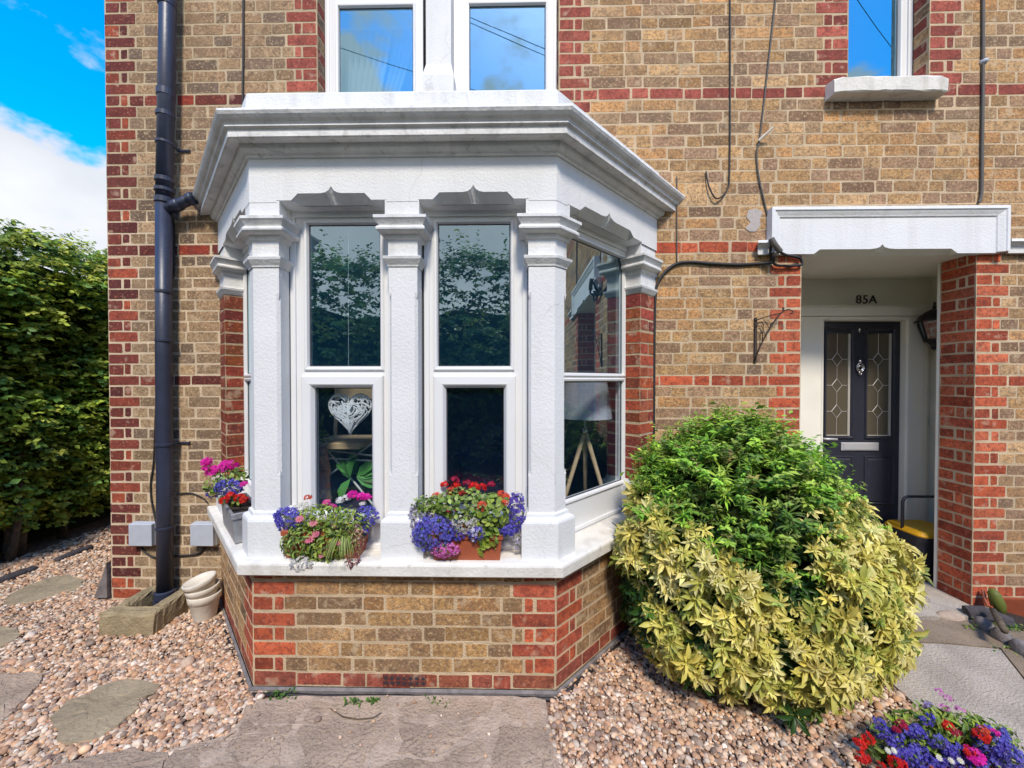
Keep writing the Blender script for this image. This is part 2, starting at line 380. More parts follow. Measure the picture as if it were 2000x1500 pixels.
class Wall:
    def __init__(s): s.rect, s.mb, s.mc = [], MB(), []
    def face(s, O, u, n, L, courses, holes=(), qL=None, qR=None, colf=None, bandf=None, start=None, mortar=True, mz=None, seed=0, flush=False):
        """O plan origin, u along, n outward; courses = z boundaries; holes=(ua,ub,za,zb,quoin)"""
        R = random.Random(seed)
        joint = .0092
        for i in range(len(courses) - 1):
            za, zb = courses[i], courses[i + 1]; zm = (za + zb) / 2
            iv = [(0, L, qL, qR)]
            for (ua, ub, ha, hb, q) in holes:
                if ha < zm < hb:
                    out = []
                    for (a, b, l, r) in iv:
                        if ub <= a or ua >= b: out.append((a, b, l, r)); continue
                        if ua > a: out.append((a, ua, l, q))
                        if ub < b: out.append((ub, b, q, r))
                    iv = out
            for (a, b, l, r) in iv:
                cells = []
                wide = i % 2 == 0
                if l:
                    ws = [.215] if wide else [.105, .055]
                    x = a
                    for w in ws:
                        if x + w <= b + .001: cells.append((x, x + w, l)); x += w
                    a2 = x
                else: a2 = a
                tail = []
                b2 = b
                if r:
                    ws = [.215] if wide else [.105, .055]
                    for w in ws:
                        if b2 - w >= a2 - .001: tail.append((b2 - w, b2, r)); b2 -= w
                k = 0
                x = a2 - (R.random() * .1 if not l else (.0 if wide else .0))
                st = (i % 2) if l else R.randint(0, 1)
                while x < b2 - .012:
                    w = (.225 if (k + st) % 2 == 0 else .112) + R.gauss(0, .006)
                    if R.random() < .06: w = .16
                    x1 = x + w
                    if b2 - x1 < .045: x1 = b2
                    x1 = min(x1, b2)
                    if x1 - max(x, a2) > .015: cells.append((max(x, a2), x1, None))
                    x = x1; k += 1
                for (c0, c1, kind) in cells + tail:
                    w = O[0] + u[0] * (c0 + c1) / 2
                    band = bandf and bandf(i, zm)
                    col = colf(kind or ('band' if band else None), w, zm, R)
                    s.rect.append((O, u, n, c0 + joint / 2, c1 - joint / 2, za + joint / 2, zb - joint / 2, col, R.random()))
        if mortar:
            us = sorted({0., L} | {h[0] for h in holes} | {h[1] for h in holes})
            us = [x for x in us if -1e-6 <= x <= L + 1e-6]
            z0, z1 = mz or (courses[0], courses[-1])
            zs = sorted({z0, z1} | {min(max(h[2], z0), z1) for h in holes} | {min(max(h[3], z0), z1) for h in holes})
            if len(us) > 2 and L > 6: us = sorted(us + [2.2]); zs = sorted(zs + [2.66])
            def pt(a, z): return (O[0] + u[0] * a - n[0] * .0007, O[1] + u[1] * a - n[1] * .0007, z)
            for a, b in zip(us, us[1:]):
                for c, d in zip(zs, zs[1:]):
                    if any(h[0] - 1e-6 < (a + b) / 2 < h[1] + 1e-6 and h[2] < (c + d) / 2 < h[3] for h in holes): continue
                    s.mb.quad(pt(a, c), pt(b, c), pt(b, d), pt(a, d))
                    xw = O[0] + u[0] * (a + b) / 2
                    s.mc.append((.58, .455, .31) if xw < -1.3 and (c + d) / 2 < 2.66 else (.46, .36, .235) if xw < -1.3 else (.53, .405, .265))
    def build(s, name, parent, mats=('brick', 'mortar', 'red_brick')):
        n = len(s.rect)
        V = np.zeros((n, 16, 3)); C = np.zeros((n, 3))
        for k, (O, u, nn, u0, u1, z0, z1, col, rr) in enumerate(s.rect):
            j = lambda t=.0024: rnd.gauss(0, t)
            zw = .0025 * math.sin(3.1 * (O[0] + u[0] * u0) + z0 * 9) + .0015 * math.sin(11 * (O[0] + u[0] * u0))
            z0 += zw; z1 += zw + rnd.gauss(0, .0012)
            cu = [min(.0022 + abs(rnd.gauss(0, .0035)), .013) for _ in range(4)]
            a0, a1, b0, b1 = u0 + j(), u1 + j(), z0 + j(.0015), z1 + j(.0015)
            oc = [(a0 + cu[0], b0), (a1 - cu[1], b0 + j(.0018)), (a1, b0 + cu[1] * .7), (a1 + j(.001), b1 - cu[2] * .7), (a1 - cu[2], b1), (a0 + cu[3], b1 + j(.0018)), (a0, b1 - cu[3] * .7), (a0 + j(.001), b0 + cu[0] * .7)]
            pr = .0002 + rr * .0008
            mu, mz = (u0 + u1) / 2, (z0 + z1) / 2
            hu, hz = max(u1 - u0, .01) / 2, (z1 - z0) / 2
            for q, (a, z) in enumerate(oc):
                for lay, dep, ins in ((0, -.007, 0), (1, pr, .0022)):
                    aa = a - math.copysign(min(ins, hu * .4), a - mu); zz = z - math.copysign(ins, z - mz)
                    V[k, q + 8 * lay] = (O[0] + u[0] * aa + nn[0] * dep, O[1] + u[1] * aa + nn[1] * dep, zz)
            C[k] = col
        tf = [(q, (q + 1) % 8, 8 + (q + 1) % 8, 8 + q) for q in range(8)] + [tuple(range(8, 16))]
        B = Bulk(); B.raw(V, tf, C)
        # mortar joins the same mesh as a second material
        m = len(s.mb.f); base = B.n
        if m:
            mv = np.array(s.mb.v).reshape(1, -1, 3)
            B.raw(mv, [tuple(f) for f in s.mb.f], np.repeat(np.array((s.mc + [(.47, .36, .235)] * m)[:m]), 4, 0)[None])
        o = B.build(name, mats, parent)
        o.data.polygons.foreach_set('use_smooth', [False] * len(o.data.polygons))
        if m:
            idx = np.zeros(len(o.data.polygons), np.int32); idx[-m:] = 1
            if len(mats) > 2: idx[:n * 9] = np.where(np.repeat(C[:, 0] > 2.2 * C[:, 1], 9), 2, 0)
            o.data.polygons.foreach_set('material_index', idx)
        return o

def course_list(z0, z1):
    """course boundaries with the three red string courses at their measured heights"""
    B3, B2, c1, c2 = 1.533 - .037, 2.42 - .037, .0739, .0785
    out = []
    k = int(math.ceil((B3 - z0) / c1)) + 1
    zs = [B3 - c1 * i for i in range(k, 0, -1)] + [B3 + c1 * i for i in range(0, 12)] + [B2 + c2 * i for i in range(0, 44)]
    return [z for z in zs if z0 - .08 < z < z1 + .05]
def is_band(i, z):
    return abs(z - 1.533) < .03 or abs(z - 2.42) < .035 or abs(z - 3.44) < .035

def wall_colour(kind, x, z, R):
    j = 1 + R.gauss(0, .13)
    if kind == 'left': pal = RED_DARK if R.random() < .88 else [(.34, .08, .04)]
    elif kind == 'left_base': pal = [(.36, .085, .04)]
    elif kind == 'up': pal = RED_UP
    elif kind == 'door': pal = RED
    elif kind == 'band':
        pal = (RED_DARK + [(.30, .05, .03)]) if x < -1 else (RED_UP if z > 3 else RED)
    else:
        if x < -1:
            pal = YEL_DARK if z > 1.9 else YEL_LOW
        elif z > 3.2: pal = YEL + YEL_DARK[:3]
        else: pal = YEL
        if z < .12: pal = [(.34, .085, .045), (.3, .1, .05)]
    c = R.choice(pal)
    return tuple(max(.01, v * j * k) for v, k in zip(c, (1.03, .955, .93)))

house = thing('brick_house', (-.5, 0, 0), 'yellow brick house with red brick quoins and a white painted bay window', 'house')

WL = PX(211, 0, 600)                 # left corner of the facade
WR = 5.2; WTOP = 5.0
HX, HA, HB, HP = -.565, .747, 1.49, .743    # bay: centre, half width at the front, half width at the wall, projection
# openings (facade x)
UBL, UBR = PX(620, 0, 100), PX(1091, 0, 100)          # upper bay window
URL, URR, URZ = PX(1657, 0, 100), PX(1815, 0, 100), PZ(165, 0, 1700)
PCL, PCR = PX(1564, 0, 700), PX(1903, 0, 800)         # porch
PCZ = PZ(496, 0, 1700)
W = Wall()
crs = course_list(-.05, WTOP)
holes = [(UBL - WL, UBR - WL, 3.36, 9, 'up'), (URL - WL, URR - WL, URZ, 9, 'up'), (PCL - WL, PCR - WL, -1, PCZ, 'door'),
         (HX - HB + .06 - WL, HX + HB - .06 - WL, .66, 2.62, None)]
def cf(kind, x, z, R):
    if kind == 'left' and z < .13: kind = 'left_base'
    if kind is None and z < .13 and x > 2: kind = 'door'
    return wall_colour(kind, x, z, R)
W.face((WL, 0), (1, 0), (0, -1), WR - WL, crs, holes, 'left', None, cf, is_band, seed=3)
# returns: house side, porch pillar, window reveals
W.face((WL, 3.0), (0, -1), (-1, 0), 3.0, crs, [], None, 'left', cf, is_band, seed=4)
W.face((PCR, .215), (0, -1), (-1, 0), .215, [z for z in crs if z < PCZ + .05], [], 'door', None, lambda k, x, z, R: wall_colour('door', x, z, R), None, seed=5)
W.face((PCL, 0), (0, 1), (1, 0), .215, [z for z in crs if z < PCZ + .05], [], 'door', None, cf, None, seed=6)
W.face((URR, .118), (0, -1), (-1, 0), .118, [z for z in crs if z > URZ - .02], [], 'up', None, cf, None, seed=7)
W.face((URL, 0), (0, 1), (1, 0), .118, [z for z in crs if z > URZ - .02], [], 'up', None, cf, None, seed=17)
W.face((UBL, 0), (0, 1), (1, 0), .13, [z for z in crs if z > 3.3], [], 'up', None, cf, None, seed=8)
W.face((UBR, .13), (0, -1), (-1, 0), .13, [z for z in crs if z > 3.3], [], 'up', None, cf, None, seed=9)
W.build('wall', house)
print('bricks', len(W.rect), 'PCL', PCL, PCR, PCZ, 'UB', UBL, UBR, 'UR', URL, URR, URZ, 'WL', WL)

# ------------------------------------------------------------------ the bay
def bay_pts(d):
    t = d * math.tan(rad(22.5)); w = d * math.sqrt(2)
    return [(HX - HB - w, 0), (HX - HA - t, -HP - d), (HX + HA + t, -HP - d), (HX + HB + w, 0)]
def bay_sweep(mb, prof, mi=None):
    rings = [[(x, y, z) for (x, y) in bay_pts(d)] for (d, z) in prof]
    mb.loft(rings, closed=False, mi=mi)
def TF(o0):      # frames for the three sides: (u along, o outward, z)
    r2 = math.sqrt(.5)
    return {'front': lambda u, o, z: (HX + u, -HP - (o + o0), z),
            'right': lambda u, o, z: (HX + HA + r2 * (u + o + o0), -HP + r2 * (u - o - o0), z),
            'left': lambda u, o, z: (HX - HA - r2 * (u + o + o0), -HP + r2 * (u - o - o0), z)}
SIDE = HP * math.sqrt(2)
# brick base
bw = Wall()
bz = [.027 + .0751 * i for i in range(9)]
def bay_col(kind, x, z, R):
    if z < .1: return tuple(v * (1 + R.gauss(0, .08)) for v in (.30, .085, .05))
    if kind == 'q':
        c = R.choice([(.48, .115, .05), (.42, .10, .048), (.37, .09, .05)] if z < .45 else [(.32, .085, .055), (.36, .09, .05), (.40, .10, .05)])
    else: c = R.choice(YEL_BAY)
    c = (c[0] * 1.03, c[1] * .95, c[2] * .95)
    j = 1 + R.gauss(0, .15)
    return tuple(v * j for v in c)
bp = bay_pts(0); r2 = math.sqrt(.5)
bw.face(bp[1], (1, 0), (0, -1), HA * 2, bz, [], 'q', 'q', bay_col, None, seed=21)
bw.face(bp[2], (r2, r2), (r2, -r2), SIDE, bz, [], 'q', None, bay_col, None, seed=22)
bw.face(bp[0], (r2, -r2), (-r2, -r2), SIDE, bz, [], None, 'q', bay_col, None, seed=23)
bw.build('bay_base', house)
m = MB()
prof = [(.004, -.05), (.014, -.02), (.016, .018), (.004, .027)]
bay_sweep(m, prof); m.build('plinth_strip', 'bitumen', house)
# air brick
ax0, ax1 = PX(748, -HP, 1333), PX(833, -HP, 1333)
m = MB(); m.box(ax0, ax1, -HP - .004, -HP + .03, .035, .094, bev=.002)
ab = m.build('air_brick', 'red_brick', house)
ab.data.color_attributes.new('Col', 'FLOAT_COLOR', 'POINT').data.foreach_set('color', [.12, .035, .03, 1] * len(ab.data.vertices))
m = MB()
for r_ in (0, 1):
    for k in range(7):
        x = ax0 + (ax1 - ax0) * (k + .5) / 7; z = .053 + r_ * .024
        m.box(x - .008, x + .008, -HP - .0065, -HP + .01, z - .005, z + .005)
m.build('vent_hole', 'seal', ab)
# sill
SILLZ = .670
m = MB()
bay_sweep(m, [(-.30, SILLZ + .015), (-.1, SILLZ + .012), (.052, SILLZ), (.063, SILLZ - .006), (.066, SILLZ - .014), (.064, SILLZ - .06), (.055, SILLZ - .068), (.03, SILLZ - .066), (.03, SILLZ - .072), (-.05, SILLZ - .072)])
m.build('bay_sill', 'sill_paint', house)
# cornice, blocking course and lead roof
m = MB()
def fz(py, d): return EYE + (741 - py) / (FPX / (DIST - HP - d))
cprof = [(.02, 2.79), (.11, 2.775), (.128, 2.768), (.134, 2.755), (.128, 2.742), (.118, 2.730), (.105, 2.722), (.100, 2.712), (.102, 2.704), (.094, 2.700),
         (.088, 2.696), (.088, 2.664), (.080, 2.660), (.040, 2.662), (.038, 2.655), (.034, 2.640), (.022, 2.628), (.010, 2.624), (.009, 2.612), (-.002, 2.610), (-.05, 2.61)]
bay_sweep(m, cprof); m.build('cornice', 'cornice_paint', house)
m = MB()
bay_sweep(m, [(.022, 2.77), (.014, 2.80), (.010, 2.915), (.002, 2.925), (-.12, 2.925)])
m.build('blocking_course', 'smooth_stucco', house)
m = MB(); r_ = bay_pts(-.12)
m.add([(x, y, 2.92) for x, y in r_] + [(HX - .9, .05, 3.1), (HX + .9, .05, 3.1), (r_[0][0], .05, 3.0), (r_[3][0], .05, 3.0)], [(0, 1, 4, 6), (1, 2, 5, 4), (2, 3, 7, 5)])
m.build('bay_roof', 'roof_lead', house)
# frieze with ogee notched heads
NZ = 2.40
def lintel(mb, T, u0, u1, notches, ztop=2.615):
    base = NZ
    pts = [(u0, base)]
    chams = []
    for (a, b) in notches:
        w = b - a; c = (a + b) / 2
        s = [(a, 0), (a, .010), (a + .135 * w, .010), (a + .195 * w, .043), (c - .10 * w, .043), (c - .055 * w, .047), (c - .022 * w, .058), (c, .078), (c + .022 * w, .058), (c + .055 * w, .047), (c + .10 * w, .043), (b - .195 * w, .043), (b - .135 * w, .010), (b, .010), (b, 0)]
        pts += [(x, base + h) for x, h in s]
        core = s[1:-1]
        for (p, q) in zip(core, core[1:]):
            mb.quad(T(p[0], 0, base + p[1]), T(q[0], 0, base + q[1]), T(q[0], -.045, base + q[1] * .05), T(p[0], -.045, base + p[1] * .05), mi=1)
        mb.quad(T(a, -.045, base), T(b, -.045, base), T(b, -.13, base - .001), T(a, -.13, base - .001), mi=1)
        mb.add([T(a, 0, base), T(a, 0, base + .010), T(a, -.045, base)], [(0, 1, 2)])
        mb.add([T(b, 0, base), T(b, 0, base + .010), T(b, -.045, base)], [(0, 1, 2)])
    pts.append((u1, base))
    poly = [T(x, 0, z) for x, z in pts] + [T(u1, 0, ztop), T(u0, 0, ztop)]
    mb.add(poly, [tuple(range(len(poly)))])
WA, WB = .613, .078          # half extents of a front window opening: |u| from WB to WA
SA, SB = .085, SIDE - .205   # side window opening along the bay side
m = MB()
T0 = TF(0)
lintel(m, T0['front'], -HA, HA, [(-WA, -WB), (WB, WA)])
lintel(m, T0['right'], 0, SIDE, [(SA, SB)])
lintel(m, T0['left'], 0, SIDE, [(SA, SB)])
bay_sweep(m, [(-.13, 2.4), (-.13, 2.62)])
m.build('frieze', ('stucco', 'smooth_stucco'), house)
# columns
def offset_line(pts, d):
    out = []
    n = len(pts)
    for i in range(n):
        p = Vector(pts[i])
        def nrm(a, b):
            t = (Vector(b) - Vector(a)).normalized(); return Vector((t.y, -t.x))
        if i == 0: q = p + nrm(pts[0], pts[1]) * d
        elif i == n - 1: q = p + nrm(pts[-2], pts[-1]) * d
        else:
            n1, n2 = nrm(pts[i - 1], pts[i]), nrm(pts[i], pts[i + 1])
            q = p + (n1 + n2) * (d / (1 + n1.dot(n2)))
        out.append((q.x, q.y))
    return out
def sweep(mb, pts, prof, cap=True, mi=None):
    rings = [[(x, y, z) for x, y in offset_line(pts, d)] for d, z in prof]
    mb.loft(rings, closed=False, mi=mi)
    if cap:
        n = len(pts)
        mb.add(rings[0], [tuple(range(n))], mi); mb.add(rings[-1], [tuple(range(n - 1, -1, -1))], mi)
CAPITAL = [(0, 2.206), (.0, 2.21), (.006, 2.2105), (.012, 2.216), (.004, 2.222), (.004, 2.226)]
def column(pts, shaft_mat='stucco', chamfer=(1, 2), brick=False, parts=True):
    """pts: plan polyline seen from outside, left to right"""
    m = MB()
    ch = []
    n = len(pts)
    for i, p in enumerate(pts):
        if i in chamfer:
            a = Vector(pts[i - 1]); b = Vector(pts[i + 1]); q = Vector(p)
            ch += [tuple(q + (a - q).normalized() * .013), tuple(q + (b - q).normalized() * .013)]
        else: ch.append(p)
    if not brick:
        sweep(m, pts, [(0, .78), (0, 1.065)], cap=False)
        sweep(m, ch, [(0, 1.065), (0, 1.965)], cap=False)
        sweep(m, pts, [(0, 1.965), (0, 2.12)], cap=False)
        for i in chamfer:
            for z in (1.965, 1.065):
                q = Vector(pts[i])
                a = (Vector(pts[i - 1]) - q).normalized(); b = (Vector(pts[i + 1]) - q).normalized()
                e = (a + b).normalized()
                m.add([(*(q + a * .014), z), (*(q - e * .003), z), (*(q + b * .014), z), (*(q + e * .004), z - .03 if z > 1.5 else z + .03)], [(0, 1, 2), (0, 3, 1), (1, 3, 2)])
    sweep(m, pts, [(0.0135, 2.30), (0.0135, 2.408)], cap=True)
    col = m.build('column', shaft_mat, house)
    m = MB()
    sweep(m, pts, [(.004, 2.090), (.006, 2.098), (.022, 2.124), (.024, 2.136), (.018, 2.139), (.002, 2.140), (.002, 2.218), (.012, 2.224), (.014, 2.243),
                   (.040, 2.250), (.047, 2.257), (.048, 2.266), (.042, 2.274), (.036, 2.276), (.038, 2.282), (.052, 2.304), (.056, 2.308), (.056, 2.322), (.0, 2.326)], cap=False)
    m.build('capital', 'smooth_stucco', col)
    m = MB()
    sweep(m, pts, [(.034, SILLZ - .01), (.034, .845), (.030, .856), (.012, .868), (.010, .884), (.0, .890)], cap=False)
    m.build('plinth', 'stucco', col)
    return col
yf = -HP + .015
FLK = .13
def rcorner(sgn):
    xc = HX + sgn * (HA - .006); r = r2
    pts = [(HX + sgn * WA, yf + FLK), (HX + sgn * WA, yf), (xc, yf), (xc + sgn * .085 * r, yf + .085 * r), (xc + sgn * (.085 - FLK) * r, yf + (.085 + FLK) * r)]
    return pts if sgn > 0 else pts[::-1]
column(rcorner(1), chamfer=(1, 3)); column(rcorner(-1), chamfer=(1, 3))
column([(HX - .070, yf + FLK), (HX - .070, yf), (HX + .070, yf), (HX + .070, yf + FLK)])
# brick piers where the bay meets the wall, with the same capital and a stone plinth
pier_courses = [z for z in course_list(.88, 2.09)]
for sgn, sd in ((1, 31), (-1, 32)):
    e = (HX + sgn * (HB - .01), -.0)                    # where the outer face meets the wall
    a = (e[0] - sgn * .2 * r2, -.2 * r2)                # outer front corner
    b = (a[0] - sgn * .115 * r2, a[1] + .115 * r2)      # back of the reveal
    pts = [b, a, e] if sgn > 0 else [e, a, b]
    pw = Wall()
    pz = [.885 + .0742 * i for i in range(17)]
    pz[-1] = 2.09
    pc = lambda k, x, z, R: tuple(v * (1 + R.gauss(0, .12)) * (.62 if x < -1 else 1) for v in R.choice(RED_PIER))
    def fc(p, q, seed):
        d = Vector(q) - Vector(p); L = d.length; u = d / L
        pw.face(p, (u.x, u.y), (u.y, -u.x), L, pz, [], None, None, pc, None, seed=seed)
    # each course: one header face on the reveal, a brick on the outer face
    for i in range(16):
        za, zb = pz[i], pz[i + 1]
        R = random.Random(sd * 100 + i)
        for (p, q, flip) in ((pts[0], pts[1], sgn > 0), (pts[1], pts[2], sgn < 0)):
            d = Vector(q) - Vector(p); L = d.length; u = d / L
            cuts = [(0, L)] if (L < .15) else ([(0, L * .52), (L * .52, L)] if i % 2 else [(0, L)])
            for c0, c1 in cuts:
                pw.rect.append(((p[0], p[1]), (u.x, u.y), (u.y, -u.x), c0 + .002, c1 - .002, za + .0045, zb - .0045, pc(None, p[0], za, R), R.random()))
    for (p, q) in ((pts[0], pts[1]), (pts[1], pts[2])):
        d = (Vector(q) - Vector(p)).normalized(); nn = Vector((d.y, -d.x)) * .0012
        pw.mb.quad((p[0] - nn.x, p[1] - nn.y, .88), (q[0] - nn.x, q[1] - nn.y, .88), (q[0] - nn.x, q[1] - nn.y, 2.10), (p[0] - nn.x, p[1] - nn.y, 2.10))
    pier = pw.build('brick_pier', house, ('red_brick', 'mortar'))
    m = MB()
    sweep(m, pts, [(-.002, 2.088), (.006, 2.096), (.020, 2.122), (.022, 2.134), (.004, 2.138), (.002, 2.140), (.002, 2.218), (.012, 2.224), (.014, 2.243),
                   (.036, 2.250), (.042, 2.257), (.043, 2.266), (.036, 2.276), (.038, 2.282), (.050, 2.304), (.054, 2.308), (.054, 2.322), (.0, 2.328), (0, 2.402)], cap=False)
    m.build('capital', 'smooth_stucco', pier)
    m = MB()
    sweep(m, pts, [(.030, SILLZ - .01), (.030, .845), (.026, .858), (.008, .872), (.004, .890), (-.02, .892)], cap=False)
    m.build('plinth', 'smooth_stucco', pier)

# ------------------------------------------------------------------ windows
def ring(mb, T, rect, prof, mi=None):
    u0, u1, z0, z1 = rect
    rings = [[T(u0 + i, o, z0 + i), T(u1 - i, o, z0 + i), T(u1 - i, o, z1 - i), T(u0 + i, o, z1 - i)] for i, o in prof]
    mb.loft(rings, True, mi=mi)
def window(T, rect, lights, parent=house, glass='bay_glass', bars=()):
    """rect: opening (u0,u1,z0,z1); lights: (u0,u1,z0,z1 of the glass, 'fixed'|'sash')"""
    m = MB()
    u0, u1, z0, z1 = rect
    gu0, gu1 = min(l[0] for l in lights), max(l[1] for l in lights)
    gz0, gz1 = min(l[2] for l in lights), max(l[3] for l in lights)
    b = .012
    m.box(u0, gu0 - b, -.06, 0, z0, z1, T); m.box(gu1 + b, u1, -.06, 0, z0, z1, T)
    m.box(gu0 - b, gu1 + b, -.06, 0, gz1 + b, z1, T); m.box(gu0 - b, gu1 + b, -.06, 0, z0, gz0 - b, T)
    for (a, c) in bars: m.box(gu0 - b, gu1 + b, -.06, 0.0, a, c, T)
    # stepped outer edge of the frame
    ring(m, T, (u0, u1, z0, z1), [(.028, .0005), (.028, .010), (.020, .012), (.0, .012), (0, 0)])
    frame = m.build('window', 'upvc', parent)
    m = MB()
    m.box(u0 - .002, u0 + .0035, -.02, .0145, z0, z1, T); m.box(u1 - .0035, u1 + .002, -.02, .0145, z0, z1, T)
    m.build('sealant', 'seal', frame)
    for (a, c, d, e, kind, *gm) in lights:
        m = MB()
        if kind == 'sash':
            ring(m, T, (a, c, d, e), [(-.062, .0005), (-.062, .020), (-.056, .026), (-.018, .028), (-.012, .024), (.0, .004), (.0, -.03)])
            m.build('sash', 'upvc', frame)
        else:
            ring(m, T, (a, c, d, e), [(-.022, .0005), (-.022, .006), (-.016, .010), (-.006, .008), (.0, -.006), (.0, -.03)])
            m.build('glazing_bead', 'upvc', frame)
        m = MB()
        ring(m, T, (a, c, d, e), [(.0, -.010), (.004, -.0115), (.005, -.014)])
        m.build('gasket', 'seal', frame)
        m = MB(); m.quad(T(a, -.013, d), T(c, -.013, d), T(c, -.013, e), T(a, -.013, e))
        m.build('pane', gm[0] if gm else glass, frame)
    return frame
TW = TF(-.115)
GZ0, GZ1, GZ2, GZ3 = .86, 1.497, 1.607, 2.338
for s in (-1, 1):
    a, c = sorted((s * .521, s * .150)); la, lc = sorted((s * .489, s * .192))
    oa, oc = sorted((s * (WA + .0), s * (WB - .0)))
    window(TW['front'], (oa, oc, SILLZ + .012, NZ), [(a, c, GZ2, GZ3, 'fixed'), (la, lc, GZ0, GZ1, 'sash', 'lower_glass')], bars=[(GZ1 + .012, GZ2 - .012)])
for k in ('right', 'left'):
    window(TW[k], (SA - .02, SB + .05, SILLZ + .012, NZ), [(SA + .06, SB - .028, GZ2 - .03, GZ3 - .015, 'fixed'), (SA + .06, SB - .028, GZ0 + .02, GZ1 + .03, 'fixed', 'lower_glass')], bars=[(GZ1 + .042, GZ2 - .042)])
# lower sill trims of the front windows
m = MB()
for s in (-1, 1):
    a, c = sorted((s * (WA - .003), s * (WB + .003)))
    m.box(a, c, .0135, .045, SILLZ + .008, SILLZ + .035, TW['front'], bev=.004)
m.build('window_board', 'upvc', house)

# upper bay window: two lights and a stucco mullion, set back in the brick reveal
YU = .11
def TY(Y): return lambda u, o, z: (u, Y - o, z)
TU = TY(YU)
ux = lambda px, py=100: PX(px, YU, py)
UZ0 = 3.30
zt = PZ(13, YU, 740); UZB = 3.42
window(TU, (UBL, ux(828), UZ0, 4.9), [(ux(662), ux(806), UZB, PZ(13, YU, 740), 'fixed')], glass='upper_glass', bars=[(4.06, 4.10)] if False else ())
window(TU, (ux(886), UBR, UZ0, 4.9), [(ux(917), ux(1065), UZB, PZ(9, YU, 990), 'fixed')], glass='upper_glass')
m = MB()
mx0, mx1 = PX(832, -.0, 60), PX(881, -.0, 60)
mp = [(mx0, YU + .03), (mx0, .0), (mx1, .0), (mx1, YU + .03)]
sweep(m, mp, [(.02, 3.3), (.02, PZ(150, 0, 850)), (.0, PZ(125, 0, 850)), (0, 4.95)], cap=False)
m.build('mullion', 'stucco', house)
m = MB(); m.box(UBL - .03, UBR + .03, -.02, YU + .02, 3.28, 3.36, bev=.008); m.build('window_sill', 'smooth_stucco', house)
# upper right window with its stone sill
YR = .118
fr0, gl1, fr1 = PX(1640, YR, 100), PX(1755, YR, 100), PX(1781, YR, 100)
window(TY(YR), (URL - .0, URR + .0, URZ - .02, 4.9), [(PX(1634, YR, 100), gl1, URZ + .04, 4.45, 'fixed')], glass='upper_glass')
m = MB()
sx0, sx1 = PX(1633, -.09, 185), PX(1857, -.09, 185)
sr = random.Random(4)
sec = [(YR - .005, URZ + .012), (-.03, URZ - .002), (-.082, URZ - .010), (-.09, URZ - .02), (-.088, URZ - .10), (-.08, URZ - .108), (.02, URZ - .11)]
rings = []
for k in range(15):
    t = k / 14; x = sx0 + (sx1 - sx0) * t
    ins = .02 if k in (0, 14) else 0
    rings.append([(x, y + sr.gauss(0, .0014) + (ins * .6 if y < -.05 else 0), z + sr.gauss(0, .0013) + (-ins * .4 if i < 4 else 0)) for i, (y, z) in enumerate(sec)])
m.loft(rings, closed=False)
m.add(rings[0], [tuple(range(7))]); m.add(rings[-1], [tuple(range(6, -1, -1))])
m.build('window_sill', 'sill_paint', house)

# rooms behind the glass
def room(name, x0, x1, y0, y1, z0, z1, wall, floor):
    m = MB()
    m.quad((x0, y1, z0), (x1, y1, z0), (x1, y1, z1), (x0, y1, z1)); m.quad((x0, y0, z0), (x0, y1, z0), (x0, y1, z1), (x0, y0, z1))
    m.quad((x1, y0, z0), (x1, y1, z0), (x1, y1, z1), (x1, y0, z1)); m.quad((x0, y0, z1), (x1, y0, z1), (x1, y1, z1), (x0, y1, z1))
    m.quad((x0, y0, z0), (x1, y0, z0), (x1, y1, z0), (x0, y1, z0), mi=1)
    return m.build(name, (wall, floor), house)
room('living_room', -2.6, 1.5, .012, 3.4, .30, 2.66, 'room_wall', 'room_floor')
room('bedroom', -2.6, .9, YU + .07, 2.6, 2.95, 4.98, 'upper_room', 'room_floor')
room('box_room', 1.9, 3.2, YR + .07, 2.2, 2.95, 4.98, 'upper_room', 'room_floor')
m = MB(); q = bay_pts(-.1)
m.add([(x, y, .69) for x, y in q], [(0, 1, 2, 3)]); m.build('bay_floor', 'room_wall', house)
m = MB(); m.add([(x, y, 2.60) for x, y in q], [(0, 1, 2, 3)]); m.build('bay_ceiling', 'room_wall', house)
m = MB(); m.quad((WL, .02, 4.98), (WR, .02, 4.98), (WR, 3.2, 4.98), (WL, 3.2, 4.98)); m.build('ceiling_slab', 'roof_lead', house)
# bedroom curtains and blind (inside the upper bay window)
def drape(x0, x1, xt0, xt1, y, z0, z1, n=40, amp=.018, folds=7):
    m = MB(); top, bot = [], []
    rings = []
    for j in range(9):
        t = j / 8; z = z1 + (z0 - z1) * t
        a = x0 + (xt0 - x0) * t ** 1.4; b = x1 + (xt1 - x1) * t ** 1.4
        rings.append([(a + (b - a) * i / n, y + amp * math.sin(i / n * folds * 2 * math.pi), z) for i in range(n + 1)])
    m.loft(rings, closed=False)
    return m
drape(PX(680, .3), PX(770, .3), PX(672, .3), PX(722, .3), .30, 3.3, 4.25).build('curtain', 'curtain', house, smooth=True)
drape(PX(775, .34), PX(815, .34), PX(715, .34), PX(745, .34), .34, 3.3, 4.25, folds=4).build('curtain', 'curtain', house, smooth=True)
m = MB(); m.box(UBL + .05, UBR - .05, .24, .25, 4.12, 4.9); m.build('roller_blind', 'curtain', house)

